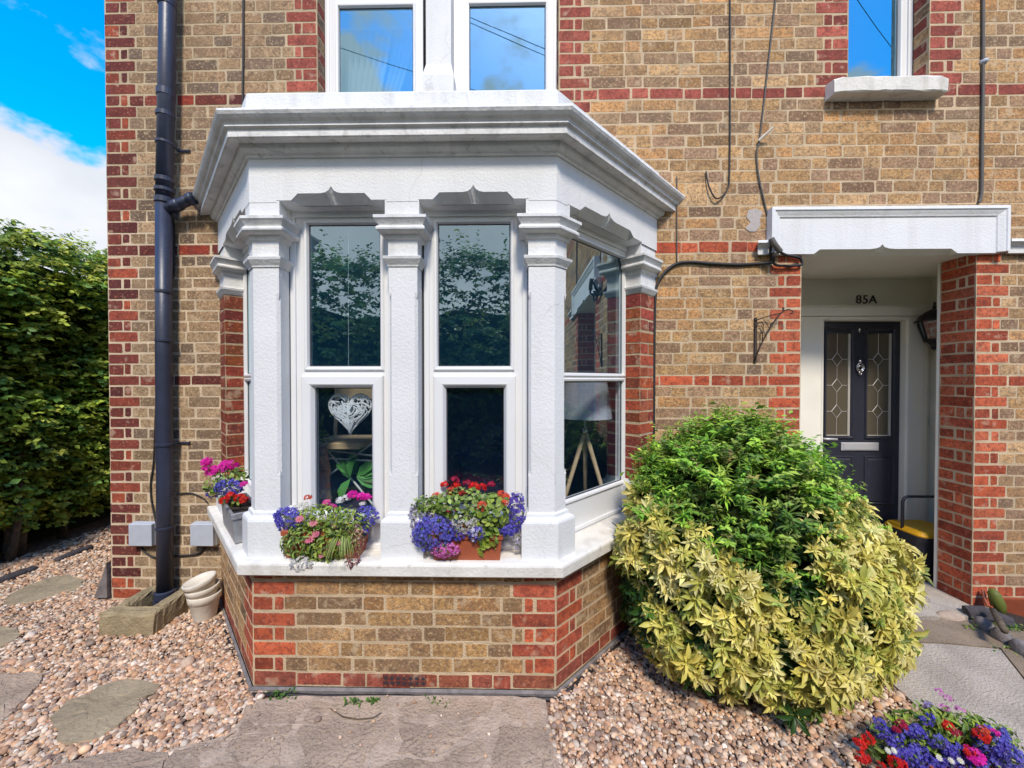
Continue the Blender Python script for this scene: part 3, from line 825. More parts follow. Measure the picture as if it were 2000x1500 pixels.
# ------------------------------------------------------------------ porch
YD = .63
dx = lambda px, py=700: PX(px, YD, py)
dz = lambda py, px=1700: PZ(py, YD, px)
PFZ = .02
m = MB()
XR = 3.42
m.quad((PCL, YD + .02, 0), (XR, YD + .02, 0), (XR, YD + .02, 2.6), (PCL, YD + .02, 2.6))
m.quad((XR, .225, 0), (XR, YD + .02, 0), (XR, YD + .02, 2.6), (XR, .225, 2.6))
m.quad((PCR + .001, .2165, 0), (XR, .2165, 0), (XR, .2165, 2.6), (PCR + .001, .2165, 2.6))
m.quad((PCL + .002, .216, 0), (PCL + .002, YD + .02, 0), (PCL + .002, YD + .02, 2.6), (PCL + .002, .216, 2.6))
m.box(XR - .018, XR - .001, .23, YD + .01, dz(831, 1815), dz(821, 1815))          # dado rail on the side wall
m.box(PCR - .004, PCR + .03, .2155, .232, 0.0, PCZ)                                # edge bead
m.build('porch_wall', 'cream_paint', house)
m = MB(); m.box(PCL - .05, XR + .1, .006, YD + .05, PCZ + .004, PCZ + .08); m.build('porch_ceiling', 'cream_paint', house)
m = MB()
T = TY(YD)
L0, L1, LT = dx(1601), dx(1758), dz(628)
m.box(PCL + .01, L0 - .028, -.02, .05, 0, dz(620), T); m.box(L1 + .028, dx(1792), -.02, .05, 0, dz(620), T)
m.box(L0 - .028, L1 + .028, -.02, .05, LT + .028, dz(620), T)
ring(m, T, (L0 - .028, L1 + .028, -.2, LT + .028), [(0, .05), (.006, .056), (.018, .054), (.026, .044), (.028, .0)])
m.box(PCL + .01, dx(1800), .0, .058, dz(619), dz(602), T, bev=.004)
m.box(PCL + .01, dx(1803), -.01, .030, dz(601.6), dz(597), T, bev=.003)
m.box(dx(1792) + .001, dx(1803), -.02, .035, 0, dz(599.5), T)
m.build('door_frame', 'cream_paint', house)
# front door
m = MB()
gx = [(dx(1614), dx(1653)), (dx(1693), dx(1737))]
gz0, gz1 = dz(851), dz(652)
px_ = [(dx(1609), dx(1668)), (dx(1689), dx(1748))]
m.box(L0 + .002, L1 - .002, -.045, 0, .02, LT - .002, T)
for (a, b) in px_:
    ring(m, T, (a, b, dz(857), dz(640)), [(0, .0005), (.004, .010), (.012, .012), (.020, .004), (.026, .003)])
    ring(m, T, (a, b, dz(985), dz(890)), [(0, .0005), (.004, .010), (.012, .012), (.020, .004), (.035, .012)])
    m.quad(T(a + .035, .012, dz(985) + .035), T(b - .035, .012, dz(985) + .035), T(b - .035, .012, dz(890) - .035), T(a + .035, .012, dz(890) - .035))
door = m.build('front_door', 'door_paint', house)
for (a, b) in ((dx(1614), dx(1659)), (dx(1694), dx(1739))):
    m = MB(); m.box(a, b, 0.0008, .004, gz0, gz1, T); m.build('glass_panel', 'dark_glass', door)
    m = MB()
    c = (a * .56 + b * .44); w = b - a
    tb = lambda p, q, r=.0022: m.tube([T(p[0], .006, p[1]), T(q[0], .006, q[1])], r, 5)
    zs = [gz1 - (gz1 - gz0) * t for t in (.25, .505, .76)]
    dw, dh = w * .22, (gz1 - gz0) * .065
    prev = gz1
    for z in zs:
        tb((c, prev), (c, z + dh)); prev = z - dh
        tb((c, z + dh), (c + dw, z)); tb((c + dw, z), (c, z - dh)); tb((c, z - dh), (c - dw, z)); tb((c - dw, z), (c, z + dh))
        tb((a, z), (c - dw, z)); tb((c + dw, z), (b, z))
    tb((c, prev), (c, gz0))
    m.box(b - .018, b, .004, .010, gz0, gz1, T); m.box(a, b - .019, .004, .009, gz0, gz0 + .008, T)
    m.build('leaded_came', 'lead', door)
m = MB(); m.box(dx(1643), dx(1716), .0005, .010, dz(880), dz(864), T, bev=.003); m.box(dx(1647), dx(1712), .0102, .014, dz(878), dz(866), T, bev=.0015)
m.build('letter_plate', 'satin_metal', door)
m = MB()
kx, kz = dx(1678), dz(718)
def rng(cx, cz, r, tr, sx=1., n=20):
    m.tube([T(cx + r * sx * math.cos(2 * math.pi * k / n), .012, cz + r * math.sin(2 * math.pi * k / n)) for k in range(n + 1)], tr, 6)
rng(kx, kz, .034, .005, .85); rng(kx, kz - .002, .018, .006); rng(kx, kz + .05, .010, .004); rng(kx, kz - .048, .010, .005)
m.lathe([(0, 0), (.010, .004), (.007, .016), (0, .018)], (0, 0, 0), 10, False, False, lambda x, y, z: T(kx + x, z + .002, kz + .05 + y))
m.build('knocker', 'chrome', door, smooth=True)
m = MB(); m.lathe([(0.012, 0), (.012, .004), (.006, .007), (0, .007)], (0, 0, 0), 14, False, False, lambda x, y, z: T(dx(1678) + x * .8, z + .0005, dz(645) + y * 1.6))
m.build('spyhole', 'chrome', door, smooth=True)
m = MB(); m.box(dx(1601.5), dx(1606), .0005, .008, dz(872), dz(829), T, bev=.002)
hz = dz(856); hx = dx(1604)
m.tube([T(hx, .008, hz), T(hx, .045, hz), T(hx + .02, .052, hz), T(hx + .095, .05, hz - .002)], [.008, .008, .0095, .009], 8)
m.build('handle', 'satin_metal', door, smooth=True)
# fascia over the porch
m = MB()
fx0, fx1 = PX(1510, -.07, 450), PX(1978, -.07, 450)
fz1, fz0 = PZ(401, -.07, 1700), PZ(496, -.03, 1700)
T = TY(0)
prof = [(0, .003), (0, .060), (.020, .062), (.024, .056), (.034, .053), (.052, .045), (.060, .043), (.064, .037), (.066, .034)]
u0, u1, z1 = fx0, fx1, fz1
rings = [[T(u0 + i, o, fz0 + .006), T(u0 + i, o, z1 - i), T(u1 - i, o, z1 - i), T(u1 - i, o, fz0 + .006)] for i, o in prof]
m.loft(rings, closed=False)
m.add([r[0] for r in rings], [tuple(range(len(rings)))]); m.add([r[3] for r in rings], [tuple(range(len(rings) - 1, -1, -1))])
m.build('porch_fascia', 'fascia_paint', house)
m = MB()
# shaped drop along the bottom edge: lower strip with ogee notch
a, b = PX(1590, -.04, 490), PX(1872, -.04, 490); w = b - a; c = (a + b) / 2 - .02
h0 = fz0 - .022
h_ = .030
out = [(a, 0), (a + .045 * w, h_), (c - .09 * w, h_), (c - .045 * w, h_ + .004), (c - .015 * w, h_ + .014), (c, h_ + .032), (c + .015 * w, h_ + .014), (c + .045 * w, h_ + .004), (c + .09 * w, h_), (b - .045 * w, h_), (b, 0)]
for p, q in zip(out, out[1:]):
    m.quad(T(p[0], .036, fz0 + p[1]), T(q[0], .036, fz0 + q[1]), T(q[0], -.012, fz0 + q[1] * .03), T(p[0], -.012, fz0 + p[1] * .03))
m.build('ogee_drip', 'cream_paint', house)
m = MB()
poly = [T(fx0 + .03, .036, fz0)] + [T(x, .036, fz0 + z) for x, z in out] + [T(fx1 - .03, .036, fz0), T(fx1 - .03, .036, fz1 - .02), T(fx0 + .03, .036, fz1 - .02)]
m.add(poly, [tuple(range(len(poly)))])
m.quad(T(fx0 + .03, .036, fz0), T(out[0][0], .036, fz0), T(out[0][0], -.012, fz0 - .0005), T(fx0 + .03, -.012, fz0 - .0005))
m.quad(T(out[-1][0], .036, fz0), T(fx1 - .03, .036, fz0), T(fx1 - .03, -.012, fz0 - .0005), T(out[-1][0], -.012, fz0 - .0005))
m.build('fascia_panel', 'fascia_paint', house)
for (a, b) in ((PX(1478, -.05, 480), fx0 - .002), (fx1 + .002, fx1 + .38)):
    m = MB()
    zt_, zb_ = PZ(469, -.06, 1500), PZ(497, -.03, 1500)
    sec = [(.003, zt_ + .002), (.062, zt_), (.066, zt_ - .018), (.05, zt_ - .026), (.046, zt_ - .034), (.034, zt_ - .045), (.032, zb_), (.003, zb_)]
    ra = [T(a + (.066 - o) * .55, o, z) for o, z in sec]; rb = [T(b, o, z) for o, z in sec]
    m.loft([ra, rb], closed=True, cap0=True, cap1=True)
    m.build('impost', 'fascia_paint', house)
# ------------------------------------------------------------------ things on the walls
def at(px, py, Y): return tuple(P(px, py, Y))
YP = -.075
dp = thing('downpipe', (PX(322, YP, 1100), YP, 0), 'dark blue-black drainpipe running down the left brick wall beside the bay', 'drainpipe')
pr = .046
m = MB()
top = [at(331, -260, YP), at(326, 120, YP), at(320.5, 392, YP)]
m.tube(top, pr * 1.0, 20)
low = [at(320, 395, YP), at(320, 700, YP), at(322, 940, YP), at(322, 1170, YP)]
m.tube(low, pr * .98, 20)
m.build('pipe', 'pipe_paint', dp, smooth=True)
for py, h, k in ((8, 14, 1.12), (183, 16, 1.1), (225, 10, 1.12), (280, 6, 1.12), (352, 10, 1.14), (372, 8, 1.16), (392, 12, 1.13), (570, 6, 1.08), (665, 6, 1.08), (868, 6, 1.1), (1030, 5, 1.08), (1160, 16, 1.25), (1172, 7, 1.35)):
    x = 331 - 10.5 * min(max((py + 260) / 652, 0), 1) if py < 395 else 320 + 2 * min((py - 395) / 540, 1)
    a, b = P(x, py + h / 2, YP), P(x, py - h / 2, YP)
    m = MB(); m.tube([a, a.lerp(b, .12), a.lerp(b, .88), b], [pr, pr * k, pr * k, pr], 20)
    m.build('collar', 'pipe_paint', dp, smooth=False)
m = MB()
a, b, c = P(321, 412, YP), P(352, 398, YP - .005), P(379, 386, YP - .02)
m.tube([a, b, c], .033, 16)
m.tube([b.lerp(c, .62), b.lerp(c, .66), b.lerp(c, .96), c], [.033, .039, .039, .034], 16)
m.tube([a.lerp(b, .5), a.lerp(b, .97), a.lerp(b, 1.0)], [.04, .039, .033], 16)
m.build('branch_pipe', 'pipe_paint', dp, smooth=True)
for py in (283, 868):
    p = P(321, py, YP)
    m = MB(); m.box(p.x + .03, p.x + .115, -.012, -.004, p.z - .006, p.z + .006); m.box(p.x + .04, p.x + .052, -.07, -.006, p.z - .006, p.z + .006)
    m.build('bracket', 'pipe_paint', dp)

def cable(name, pts, r, label, mat='cable_rubber', n=6, cat='cable'):
    m = MB()
    # smooth through the points
    P_ = [Vector(p) for p in pts]; out = []
    for i in range(len(P_) - 1):
        p0, p1, p2, p3 = P_[max(i - 1, 0)], P_[i], P_[i + 1], P_[min(i + 2, len(P_) - 1)]
        for k in range(6):
            t = k / 6
            out.append(.5 * ((2 * p1) + (p2 - p0) * t + (2 * p0 - 5 * p1 + 4 * p2 - p3) * t * t + (3 * p1 - p0 - 3 * p2 + p3) * t ** 3))
    out.append(P_[-1])
    m.tube(out, r, n)
    return tag(m.build(name, mat, None, smooth=True), label, cat)
Yc = -.010
cable('cable', [at(475, -40, Yc), at(475, 90, Yc), at(474, 178, Yc), at(474, 230, Yc)], .0065, 'straight black cable on the dark brickwork left of the upper bay window')
cable('cable', [at(1426, -40, Yc), at(1426, 150, Yc), at(1425, 330, Yc), at(1420, 370, Yc), at(1400, 388, Yc - .012), at(1385, 365, Yc - .01), at(1379, 335, Yc)], .0048, 'thin black cable ending in a loose upturned loop right of the bay cornice')
cable('cable', [at(1519, -40, Yc), at(1500, 130, Yc), at(1485, 262, Yc), at(1478, 300, Yc), at(1482, 345, Yc), at(1492, 390, Yc), at(1503, 440, Yc), at(1511, 470, Yc - .06)], .0052, 'slanting thin cable hanging down to the left end of the porch fascia', 'grey_cable')
cable('cable', [at(1920, -40, Yc), at(1920, 120, Yc), at(1918, 300, Yc), at(1917, 375, Yc), at(1912, 396, Yc)], .0095, 'straight dark cable down the brick wall on the far right above the porch', 'grey_cable')
cable('cable', [at(1322, 344, Yc), at(1322, 430, Yc), at(1322, 512, Yc)], .0038, 'short thin vertical wire between the bay cornice end and the thick curved cable', 'grey_cable')
cable('cable', [at(1510, 500, Yc - .05), at(1508, 512, Yc - .03), at(1480, 515, Yc), at(1440, 517, Yc), at(1390, 515, Yc), at(1350, 512, Yc), at(1322, 515, Yc), at(1300, 530, Yc), at(1285, 552, Yc), at(1280, 580, Yc), at(1278, 640, Yc), at(1277, 780, Yc), at(1276, 900, Yc), at(1276, 960, Yc)], .0105, 'thick black cable curving from the porch impost and down beside the bay pier')
cable('cable', [at(1506, 466, -.085), at(1513, 478, -.09), at(1524, 492, -.085)], .018, 'stubby dark cable joint dangling over the left end of the porch fascia', 'grey_cable', 8, 'cable joint')
cable('cable', [at(1524, 492, -.085), at(1535, 498, -.08), at(1560, 503, -.03), at(1566, 512, -.02), at(1562, 518, -.02), at(1530, 519, -.02), at(1515, 517, -.02), at(1508, 508, -.02), at(1505, 490, -.05), at(1508, 470, -.085)], .0085, 'looped black cable wrapped round the top of the left porch jamb')
cable('cable', [at(334, 418, Yc - .02), at(339, 440, Yc), at(340, 520, Yc), at(337, 545, Yc - .01)], .0075, 'short black cable pair behind the pipe branch beside the drainpipe')
cable('cable', [at(309, 560, Yc), at(308, 700, Yc), at(304, 800, Yc), at(300, 900, Yc), at(294, 945, Yc), at(297, 985, Yc), at(307, 1030, Yc - .02), at(310, 1050, Yc - .02), at(312, 1085, Yc - .02)], .0050, 'thin wandering black wire on the left side of the drainpipe')
cable('cable', [at(275, 1068, Yc), at(285, 1080, Yc), at(305, 1089, Yc), at(345, 1086, Yc), at(385, 1082, Yc), at(400, 1068, Yc)], .0065, 'drooping black cable linking the two grey junction boxes')
cable('cable', [at(345, 965, Yc), at(372, 963, Yc), at(395, 972, Yc), at(405, 982, Yc)], .0045, 'short black wire curving toward the grey planter on the left of the sill')
# cable clipped round the foot of the bay
bpt = bay_pts(.03); m = MB()
pts = []
for a, b in zip(bpt, bpt[1:]):
    for k in range(9): pts.append((a[0] + (b[0] - a[0]) * k / 8, a[1] + (b[1] - a[1]) * k / 8, .006 + .004 * math.sin(k * 2.1)))
m.tube(pts, .009, 8)
tag(m.build('cable', 'cable_rubber', None, smooth=True), 'black cable clipped along the foot of the bay base', 'cable')

# loose wooden peg on the wall
m = MB(); a, b = P(1482, 275, -.015), P(1511, 248, -.06); m.tube([a, b], [.010, .006], 6)
tag(m.build('cable_bracket', 'white_pot', None), 'small pale broken bracket sticking out of the bricks above the porch', 'bracket')
m = MB(); p = P(1924, 119, -.015); m.lathe([(0, -.03), (.018, -.028), (.022, -.01), (.018, .0), (.01, .014), (0, .014)], (0, 0, 0), 12, False, False, lambda x, y, z: (p.x + x, p.y - z, p.z + y))
tag(m.build('cable_clip', 'grey_plastic', None, smooth=True), 'round grey knob beside the far right wall cable', 'clip')
m = MB()
poly = [(1462, 410), (1478, 407), (1490, 414), (1484, 428), (1486, 440), (1476, 452), (1464, 452), (1456, 446), (1466, 434), (1458, 424)]
f = [P(x, y, -.004) for x, y in poly]; b_ = [(p.x, .0, p.z) for p in f]
m.loft([b_, f], True, False, True)
tag(m.build('plaster_patch', 'plaster_patch', None), 'ragged pale plaster patch on the bricks left of the porch fascia', 'plaster patch')

jb = None
for px0, px1, lab in ((253, 297, 'square grey junction box on the wall left of the drainpipe'), (373, 417, 'square grey junction box half hidden behind the end of the white bay sill')):
    a, b = P(px0, 1067, -.05), P(px1, 1023, -.05)
    m = MB(); m.box(a.x, b.x, -.055, -.004, a.z, b.z, bev=.006); m.box(a.x - .002, b.x + .002, -.030, -.004, a.z - .002, b.z + .002, bev=.002)
    tag(m.build('junction_box', 'grey_plastic', None), lab, 'junction box', 'grey junction boxes low on the left wall')

# hanging-basket bracket
YB = -.012
bk = thing('basket_bracket', at(1476, 705, YB), 'empty rusty wrought-iron hanging basket bracket on the brick jamb left of the porch', 'bracket')
m = MB(); a = P(1476, 708, YB); b = P(1477, 620, YB); m.box(a.x - .008, a.x + .008, -.012, -.003, a.z, b.z, bev=.002)
m.build('back_plate', 'rusty_iron', bk)
# the arm stands out from the wall, turned along it to the right
def arm(px, py):
    p = P(px, py, -.03); return (p.x, -.012 - .9 * max(p.x - a.x, 0) * .35, p.z)
m = MB()
m.tube([arm(*q) for q in ((1477, 704), (1484, 684), (1493, 661), (1505, 636), (1518, 615), (1526, 608), (1533, 606), (1539, 610), (1538, 615), (1534, 614))], .0042, 6)
m.tube([arm(*q) for q in ((1477, 626), (1495, 619), (1510, 615), (1522, 612))], .0036, 6)
m.tube([arm(*q) for q in ((1477, 640), (1484, 631), (1489, 627), (1492, 634), (1491, 650), (1490, 665))], .003, 6)
m.tube([arm(*q) for q in ((1484, 640), (1489, 646), (1489, 652)) ], .003, 6)
m.tube([arm(*q) for q in ((1492, 625), (1498, 632), (1501, 642), (1504, 633), (1508, 629))], .003, 6)
m.tube([arm(*q) for q in ((1524, 610), (1524, 602))], [.003, .007], 6)
m.build('arm', 'rusty_iron', bk, smooth=True)

# wall lantern on the porch side wall
LX, LY = 3.285, .50
lz = PZ(640, LY, 1812)
la = thing('wall_lantern', (LX, LY, lz - .2), 'black carriage lantern on the porch side wall beside the door', 'lantern')
m = MB()
m.lathe([(.0, .205), (.007, .200), (.010, .188), (.006, .178), (.013, .165), (.008, .152), (.020, .146), (.055, .128), (.085, .100), (.108, .066), (.128, .056), (.128, .048), (.10, .048), (.0, .05)], (LX, LY, lz), 6, False, False)
m.build('cap', 'black_iron', la)
m = MB()
for k in range(6):
    t = 2 * math.pi * k / 6
    m.tube([(LX + .098 * math.cos(t), LY + .098 * math.sin(t), lz + .05), (LX + .055 * math.cos(t), LY + .055 * math.sin(t), lz - .095)], .006, 5)
m.lathe([(.0, -.092), (.062, -.092), (.062, -.108), (.035, -.118), (.022, -.135), (.014, -.15), (.018, -.16), (.008, -.175), (0, -.18)], (LX, LY, lz), 12, False, False)
m.build('cage', 'black_iron', la)
m = MB()
m.lathe([(.094, .048), (.053, -.09)], (LX, LY, lz), 6, False, False); m.build('lamp_glass', 'bay_glass', la)
m = MB(); m.lathe([(0, -.09), (.016, -.09), (.016, -.04), (.02, -.03), (.018, .02), (0, .03)], (LX, LY, lz), 12, False, False); m.build('bulb', 'white_pot', la, smooth=True)
m = MB(); m.tube([(XR - .005, LY, lz - .10), (XR - .05, LY, lz - .135), (LX + .06, LY, lz - .15), (LX, LY, lz - .15)], .009, 8); m.lathe([(.045, 0), (.045, .012), (0, .014)], (0, 0, 0), 16, False, False, lambda x, y, z: (XR - .001 - z, LY + x, lz - .1 + y * 1.4))
m.build('wall_arm', 'black_iron', la, smooth=True)

# house number
cu = bpy.data.curves.new('house_number', 'FONT'); cu.body = '85A'; cu.size = .098; cu.extrude = .003; cu.align_x = 'CENTER'; cu.space_character = 1.1; cu.bevel_depth = .0004
to = bpy.data.objects.new('house_number_text', cu); COL.objects.link(to)
to.rotation_euler = (rad(90), 0, 0); to.location = (0, 0, 0)
bpy.context.view_layer.update()
me = bpy.data.meshes.new_from_object(to.evaluated_get(bpy.context.evaluated_depsgraph_get()))
bpy.data.objects.remove(to)
q = P(1692, 592.5, YD + .017)
me.transform(Matrix.Translation(q) @ Matrix.Rotation(rad(90), 4, 'X'))
me.materials.clear()
tag(finish(me, 'house_number', 'sign_paint', None), 'dark house number reading 85A on the cream wall over the front door', 'house number')

# ------------------------------------------------------------------ things on the ground
# food caddy in the porch
cx, cy = 3.135, .425
bn = thing('food_caddy', (cx, cy, PFZ), 'small dark bin with a yellow lid and raised carrying handle in the porch', 'bin')
m = MB()
def rrect(w, d, r, z, cx=cx, cy=cy, n=4):
    out = []
    for (sx, sy, a0) in ((1, 1, 0), (-1, 1, 90), (-1, -1, 180), (1, -1, 270)):
        for k in range(n + 1):
            t = rad(a0 + 90 * k / n); out.append((cx + sx * (w / 2 - r) + r * math.cos(t), cy + sy * (d / 2 - r) + r * math.sin(t), z))
    return out
m.loft([rrect(.26, .24, .03, PFZ), rrect(.265, .245, .035, PFZ + .02), rrect(.30, .285, .04, .325), rrect(.325, .31, .04, .33), rrect(.33, .315, .04, .365)], True, True, True)
m.box(cx + .04, cx + .12, cy - .172, cy - .15, .31, .35, bev=.004)
m.build('body', 'bin_plastic', bn)
m = MB(); m.loft([rrect(.325, .31, .04, .366), rrect(.33, .315, .04, .377), rrect(.30, .285, .04, .398), rrect(.26, .245, .03, .404), rrect(.20, .19, .03, .401)], True, True, True)
m.build('lid', 'yellow_plastic', bn)
m = MB(); hxx = .152
m.tube([(cx - hxx, cy, .33), (cx - hxx, cy, .59), (cx - hxx + .012, cy, .618), (cx - hxx + .035, cy, .63), (cx + hxx - .035, cy, .63), (cx + hxx - .012, cy, .618), (cx + hxx, cy, .59), (cx + hxx, cy, .33)], .0105, 8)
m.build('handle', 'bin_plastic', bn, smooth=True)

# stone gully surround under the downpipe
m = MB()
gp = [G(185, 1243), G(318, 1246), G(372, 1160), G(268, 1146)]
gx0, gx1, gy0, gy1, gh = G(190, 1243).x, G(300, 1243).x, G(240, 1243).y, -.035, .135
def wob(s_): return s_ + rnd.gauss(0, .004)
def stone_block(m, x0, x1, y0, y1, z0, z1, nx=6, ny=6, b=.015, amp=.004, seed=1):
    R = random.Random(seed); rings = []
    per = []
    for i in range(nx): per.append((x0 + (x1 - x0) * i / nx, y0))
    for i in range(ny): per.append((x1, y0 + (y1 - y0) * i / ny))
    for i in range(nx): per.append((x1 - (x1 - x0) * i / nx, y1))
    for i in range(ny): per.append((x0, y1 - (y1 - y0) * i / ny))
    cx_, cy_ = (x0 + x1) / 2, (y0 + y1) / 2
    def rg(z, ins):
        return [(x - math.copysign(min(ins, abs(x - cx_)), x - cx_) + R.gauss(0, amp), y - math.copysign(min(ins, abs(y - cy_)), y - cy_) + R.gauss(0, amp), z + R.gauss(0, amp)) for x, y in per]
    rs = [rg(z0, 0), rg(z0 + (z1 - z0) * .5, 0), rg(z1 - b, .001), rg(z1 - b * .3, b * .35), rg(z1, b)]
    m.loft(rs, True, False, True)
t = .085
stone_block(m, gx0, gx1, gy0, gy0 + t, -.02, gh, seed=1)
stone_block(m, gx0 + .003, gx0 + t, gy0 + t - .01, gy1, -.02, gh - .004, seed=2)
stone_block(m, gx1 - t, gx1 - .003, gy0 + t - .01, gy1, -.02, gh + .004, seed=3)
m.box(gx0 + t, gx1 - t, gy0 + t, gy1, -.02, .012)
tag(m.build('gully_surround', 'trough_stone', None, smooth=False), 'worn sandstone three-sided gully surround at the foot of the drainpipe', 'stone gully')

# stacked white pots
pc_ = G(381, 1222)
def pot(name, c, r0, r1, h, tilt, label):
    m = MB(); prof = [(r0 * .97, 0), (r0, .004), (r0 + (r1 - r0) * .72, h * .70), (r1 * .97, h * .73), (r1 * 1.03, h * .75), (r1 * 1.05, h * .97), (r1 * 1.03, h), (r1 * .95, h), (r1 * .90, h * .7), (r0 * .85, .02)]
    R = Matrix.Rotation(tilt, 3, 'Y') @ Matrix.Rotation(-tilt * .5, 3, 'X')
    def T(x, y, z):
        v = R @ Vector((x, y, z)); return (c[0] + v.x, c[1] + v.y, c[2] + v.z)
    m.lathe(prof, (0, 0, 0), 28, True, True, T)
    return tag(m.build(name, 'white_pot', None, smooth=True), label, 'plant pot', 'stacked white pots at the foot of the wall')
pot('plant_pot', (pc_.x, pc_.y + .075, .004), .062, .086, .165, 0, 'cream plant pot at the bottom of the stack beside the stone gully')
pot('plant_pot', (pc_.x + .003, pc_.y + .07, .092), .060, .086, .125, rad(-4), 'cream plant pot in the middle of the stack beside the stone gully')
pot('plant_pot', (pc_.x + .008, pc_.y + .065, .148), .058, .085, .120, rad(-12), 'cream plant pot tilted on top of the stack beside the stone gully')

# slab-like things on the ground: outline traced on the ground, real thickness
def slab(name, pix, z, mat, label, cat, group=None, seed=0, th=.05, amp=.006, dens=3, kind=None, dome=.0):
    R = random.Random(seed)
    pts = [G(*p, z) for p in pix]; out = []
    n = len(pts)
    for i in range(n):
        a, b = pts[i], pts[(i + 1) % n]
        for k in range(dens):
            q = a.lerp(b, k / dens); out.append((q.x + R.gauss(0, amp), q.y + R.gauss(0, amp)))
    cx_ = sum(p[0] for p in out) / len(out); cy_ = sum(p[1] for p in out) / len(out)
    m = MB()
    def rg(zz, s): return [(cx_ + (x - cx_) * s, cy_ + (y - cy_) * s, zz + R.gauss(0, .0015)) for x, y in out]
    m.loft([rg(z - th, 1.0), rg(z - .008, 1.0), rg(z - .001, .985), rg(z + dome * .5, .8), rg(z + dome, .4)], True, False, True)
    o = m.build(name, mat, None, smooth=False)
    return tag(o, label, cat, group, kind)
SLABS = []
def slab2(*a, **k):
    SLABS.append([G(*p, 0.01) for p in a[1]]); return slab(*a, **k)
st = 'stepping stones in the gravel'
slab2('stepping_stone', [(105, 1425), (103, 1395), (130, 1368), (165, 1358), (190, 1340), (235, 1328), (285, 1326), (312, 1338), (302, 1352), (275, 1362), (268, 1382), (235, 1415), (190, 1440), (150, 1451), (118, 1446)], .022, 'stone_slab', 'oval brown stepping stone in the gravel nearest the bottom left', 'stepping stone', st, 1)
slab2('stepping_stone', [(2, 1180), (22, 1160), (60, 1140), (100, 1126), (135, 1122), (168, 1132), (160, 1145), (120, 1158), (80, 1172), (40, 1178)], .020, 'stone_slab', 'long stepping stone with white specks between the hedge and house corner', 'stepping stone', st, 2)
slab2('stepping_stone', [(-60, 1255), (-60, 1225), (0, 1220), (35, 1226), (42, 1238), (15, 1258), (-20, 1268)], .018, 'stone_slab', 'small stepping stone cut off by the left edge of the picture', 'stepping stone', st, 3)
slab2('stepping_stone', [(-90, 1420), (-80, 1340), (-20, 1318), (40, 1312), (92, 1312), (80, 1330), (60, 1352), (30, 1385), (0, 1408), (-40, 1425)], .022, 'slate_slab', 'grey slate stepping stone at the left edge beside the oval one', 'stepping stone', st, 4)
slab2('stepping_stone', [(80, 1520), (100, 1494), (180, 1474), (255, 1462), (330, 1468), (312, 1500), (300, 1540), (150, 1560)], .022, 'slate_slab', 'dark grey stone at the bottom edge left of the crazy paving', 'stepping stone', st, 5)
cp = 'crazy paving slabs in front of the bay'
JOINT = [(300, 1560), (318, 1480), (330, 1462), (405, 1446), (440, 1436), (472, 1400), (498, 1368), (545, 1358), (700, 1358), (860, 1358), (1010, 1358), (1066, 1364), (1070, 1395), (1080, 1440), (1098, 1480), (1110, 1560)]
pv = slab2('paving_joint', JOINT, .0195, 'joint_concrete', None, None, seed=9, amp=.003, kind='structure')
pv.name = 'paving_bed'
slab('paving_slab', [(322, 1500), (338, 1467), (400, 1450), (436, 1440), (462, 1424), (450, 1440), (425, 1462), (392, 1490), (380, 1540), (310, 1560)], .021, 'slate_slab', 'narrow dark paving slab beside the gravel at the left end of the paving', 'paving slab', cp, 11)
slab('paving_slab', [(480, 1398), (502, 1370), (594, 1369), (588, 1392), (562, 1428), (545, 1452), (548, 1492), (500, 1490), (446, 1478), (440, 1458), (462, 1430)], .022, 'slate_slab', 'paving slab with a pale worn patch at its corner, left of the cracks', 'paving slab', cp, 12)
slab('paving_slab', [(609, 1369), (747, 1369), (770, 1400), (768, 1420), (745, 1445), (720, 1472), (704, 1510), (640, 1540), (595, 1512), (588, 1462), (575, 1440), (590, 1405)], .022, 'slate_slab', 'broad smooth paving slab under the twig in front of the bay', 'paving slab', cp, 13)
slab('paving_slab', [(778, 1396), (788, 1369), (964, 1369), (948, 1412), (918, 1430), (880, 1455), (852, 1478), (805, 1476), (776, 1470), (788, 1445), (780, 1420)], .022, 'slate_slab', 'paving slab below the air brick in front of the bay', 'paving slab', cp, 14)
slab('paving_slab', [(735, 1500), (770, 1480), (800, 1482), (850, 1485), (895, 1462), (945, 1438), (952, 1470), (940, 1510), (900, 1560), (760, 1560)], .021, 'slate_slab', 'triangular paving slab at the bottom centre of the picture', 'paving slab', cp, 15)
slab('paving_slab', [(982, 1369), (1056, 1370), (1062, 1415), (1075, 1445), (1088, 1490), (1085, 1560), (960, 1560), (955, 1490), (968, 1440)], .021, 'slate_slab', 'mossy paving slab at the right end of the paving beside the gravel', 'paving slab', cp, 16)
slab('paving_slab', [(392, 1500), (432, 1484), (500, 1498), (560, 1500), (590, 1530), (560, 1570), (390, 1570)], .021, 'slate_slab', 'paving slab at the bottom edge between the dark narrow slab and broad slab', 'paving slab', cp, 17)

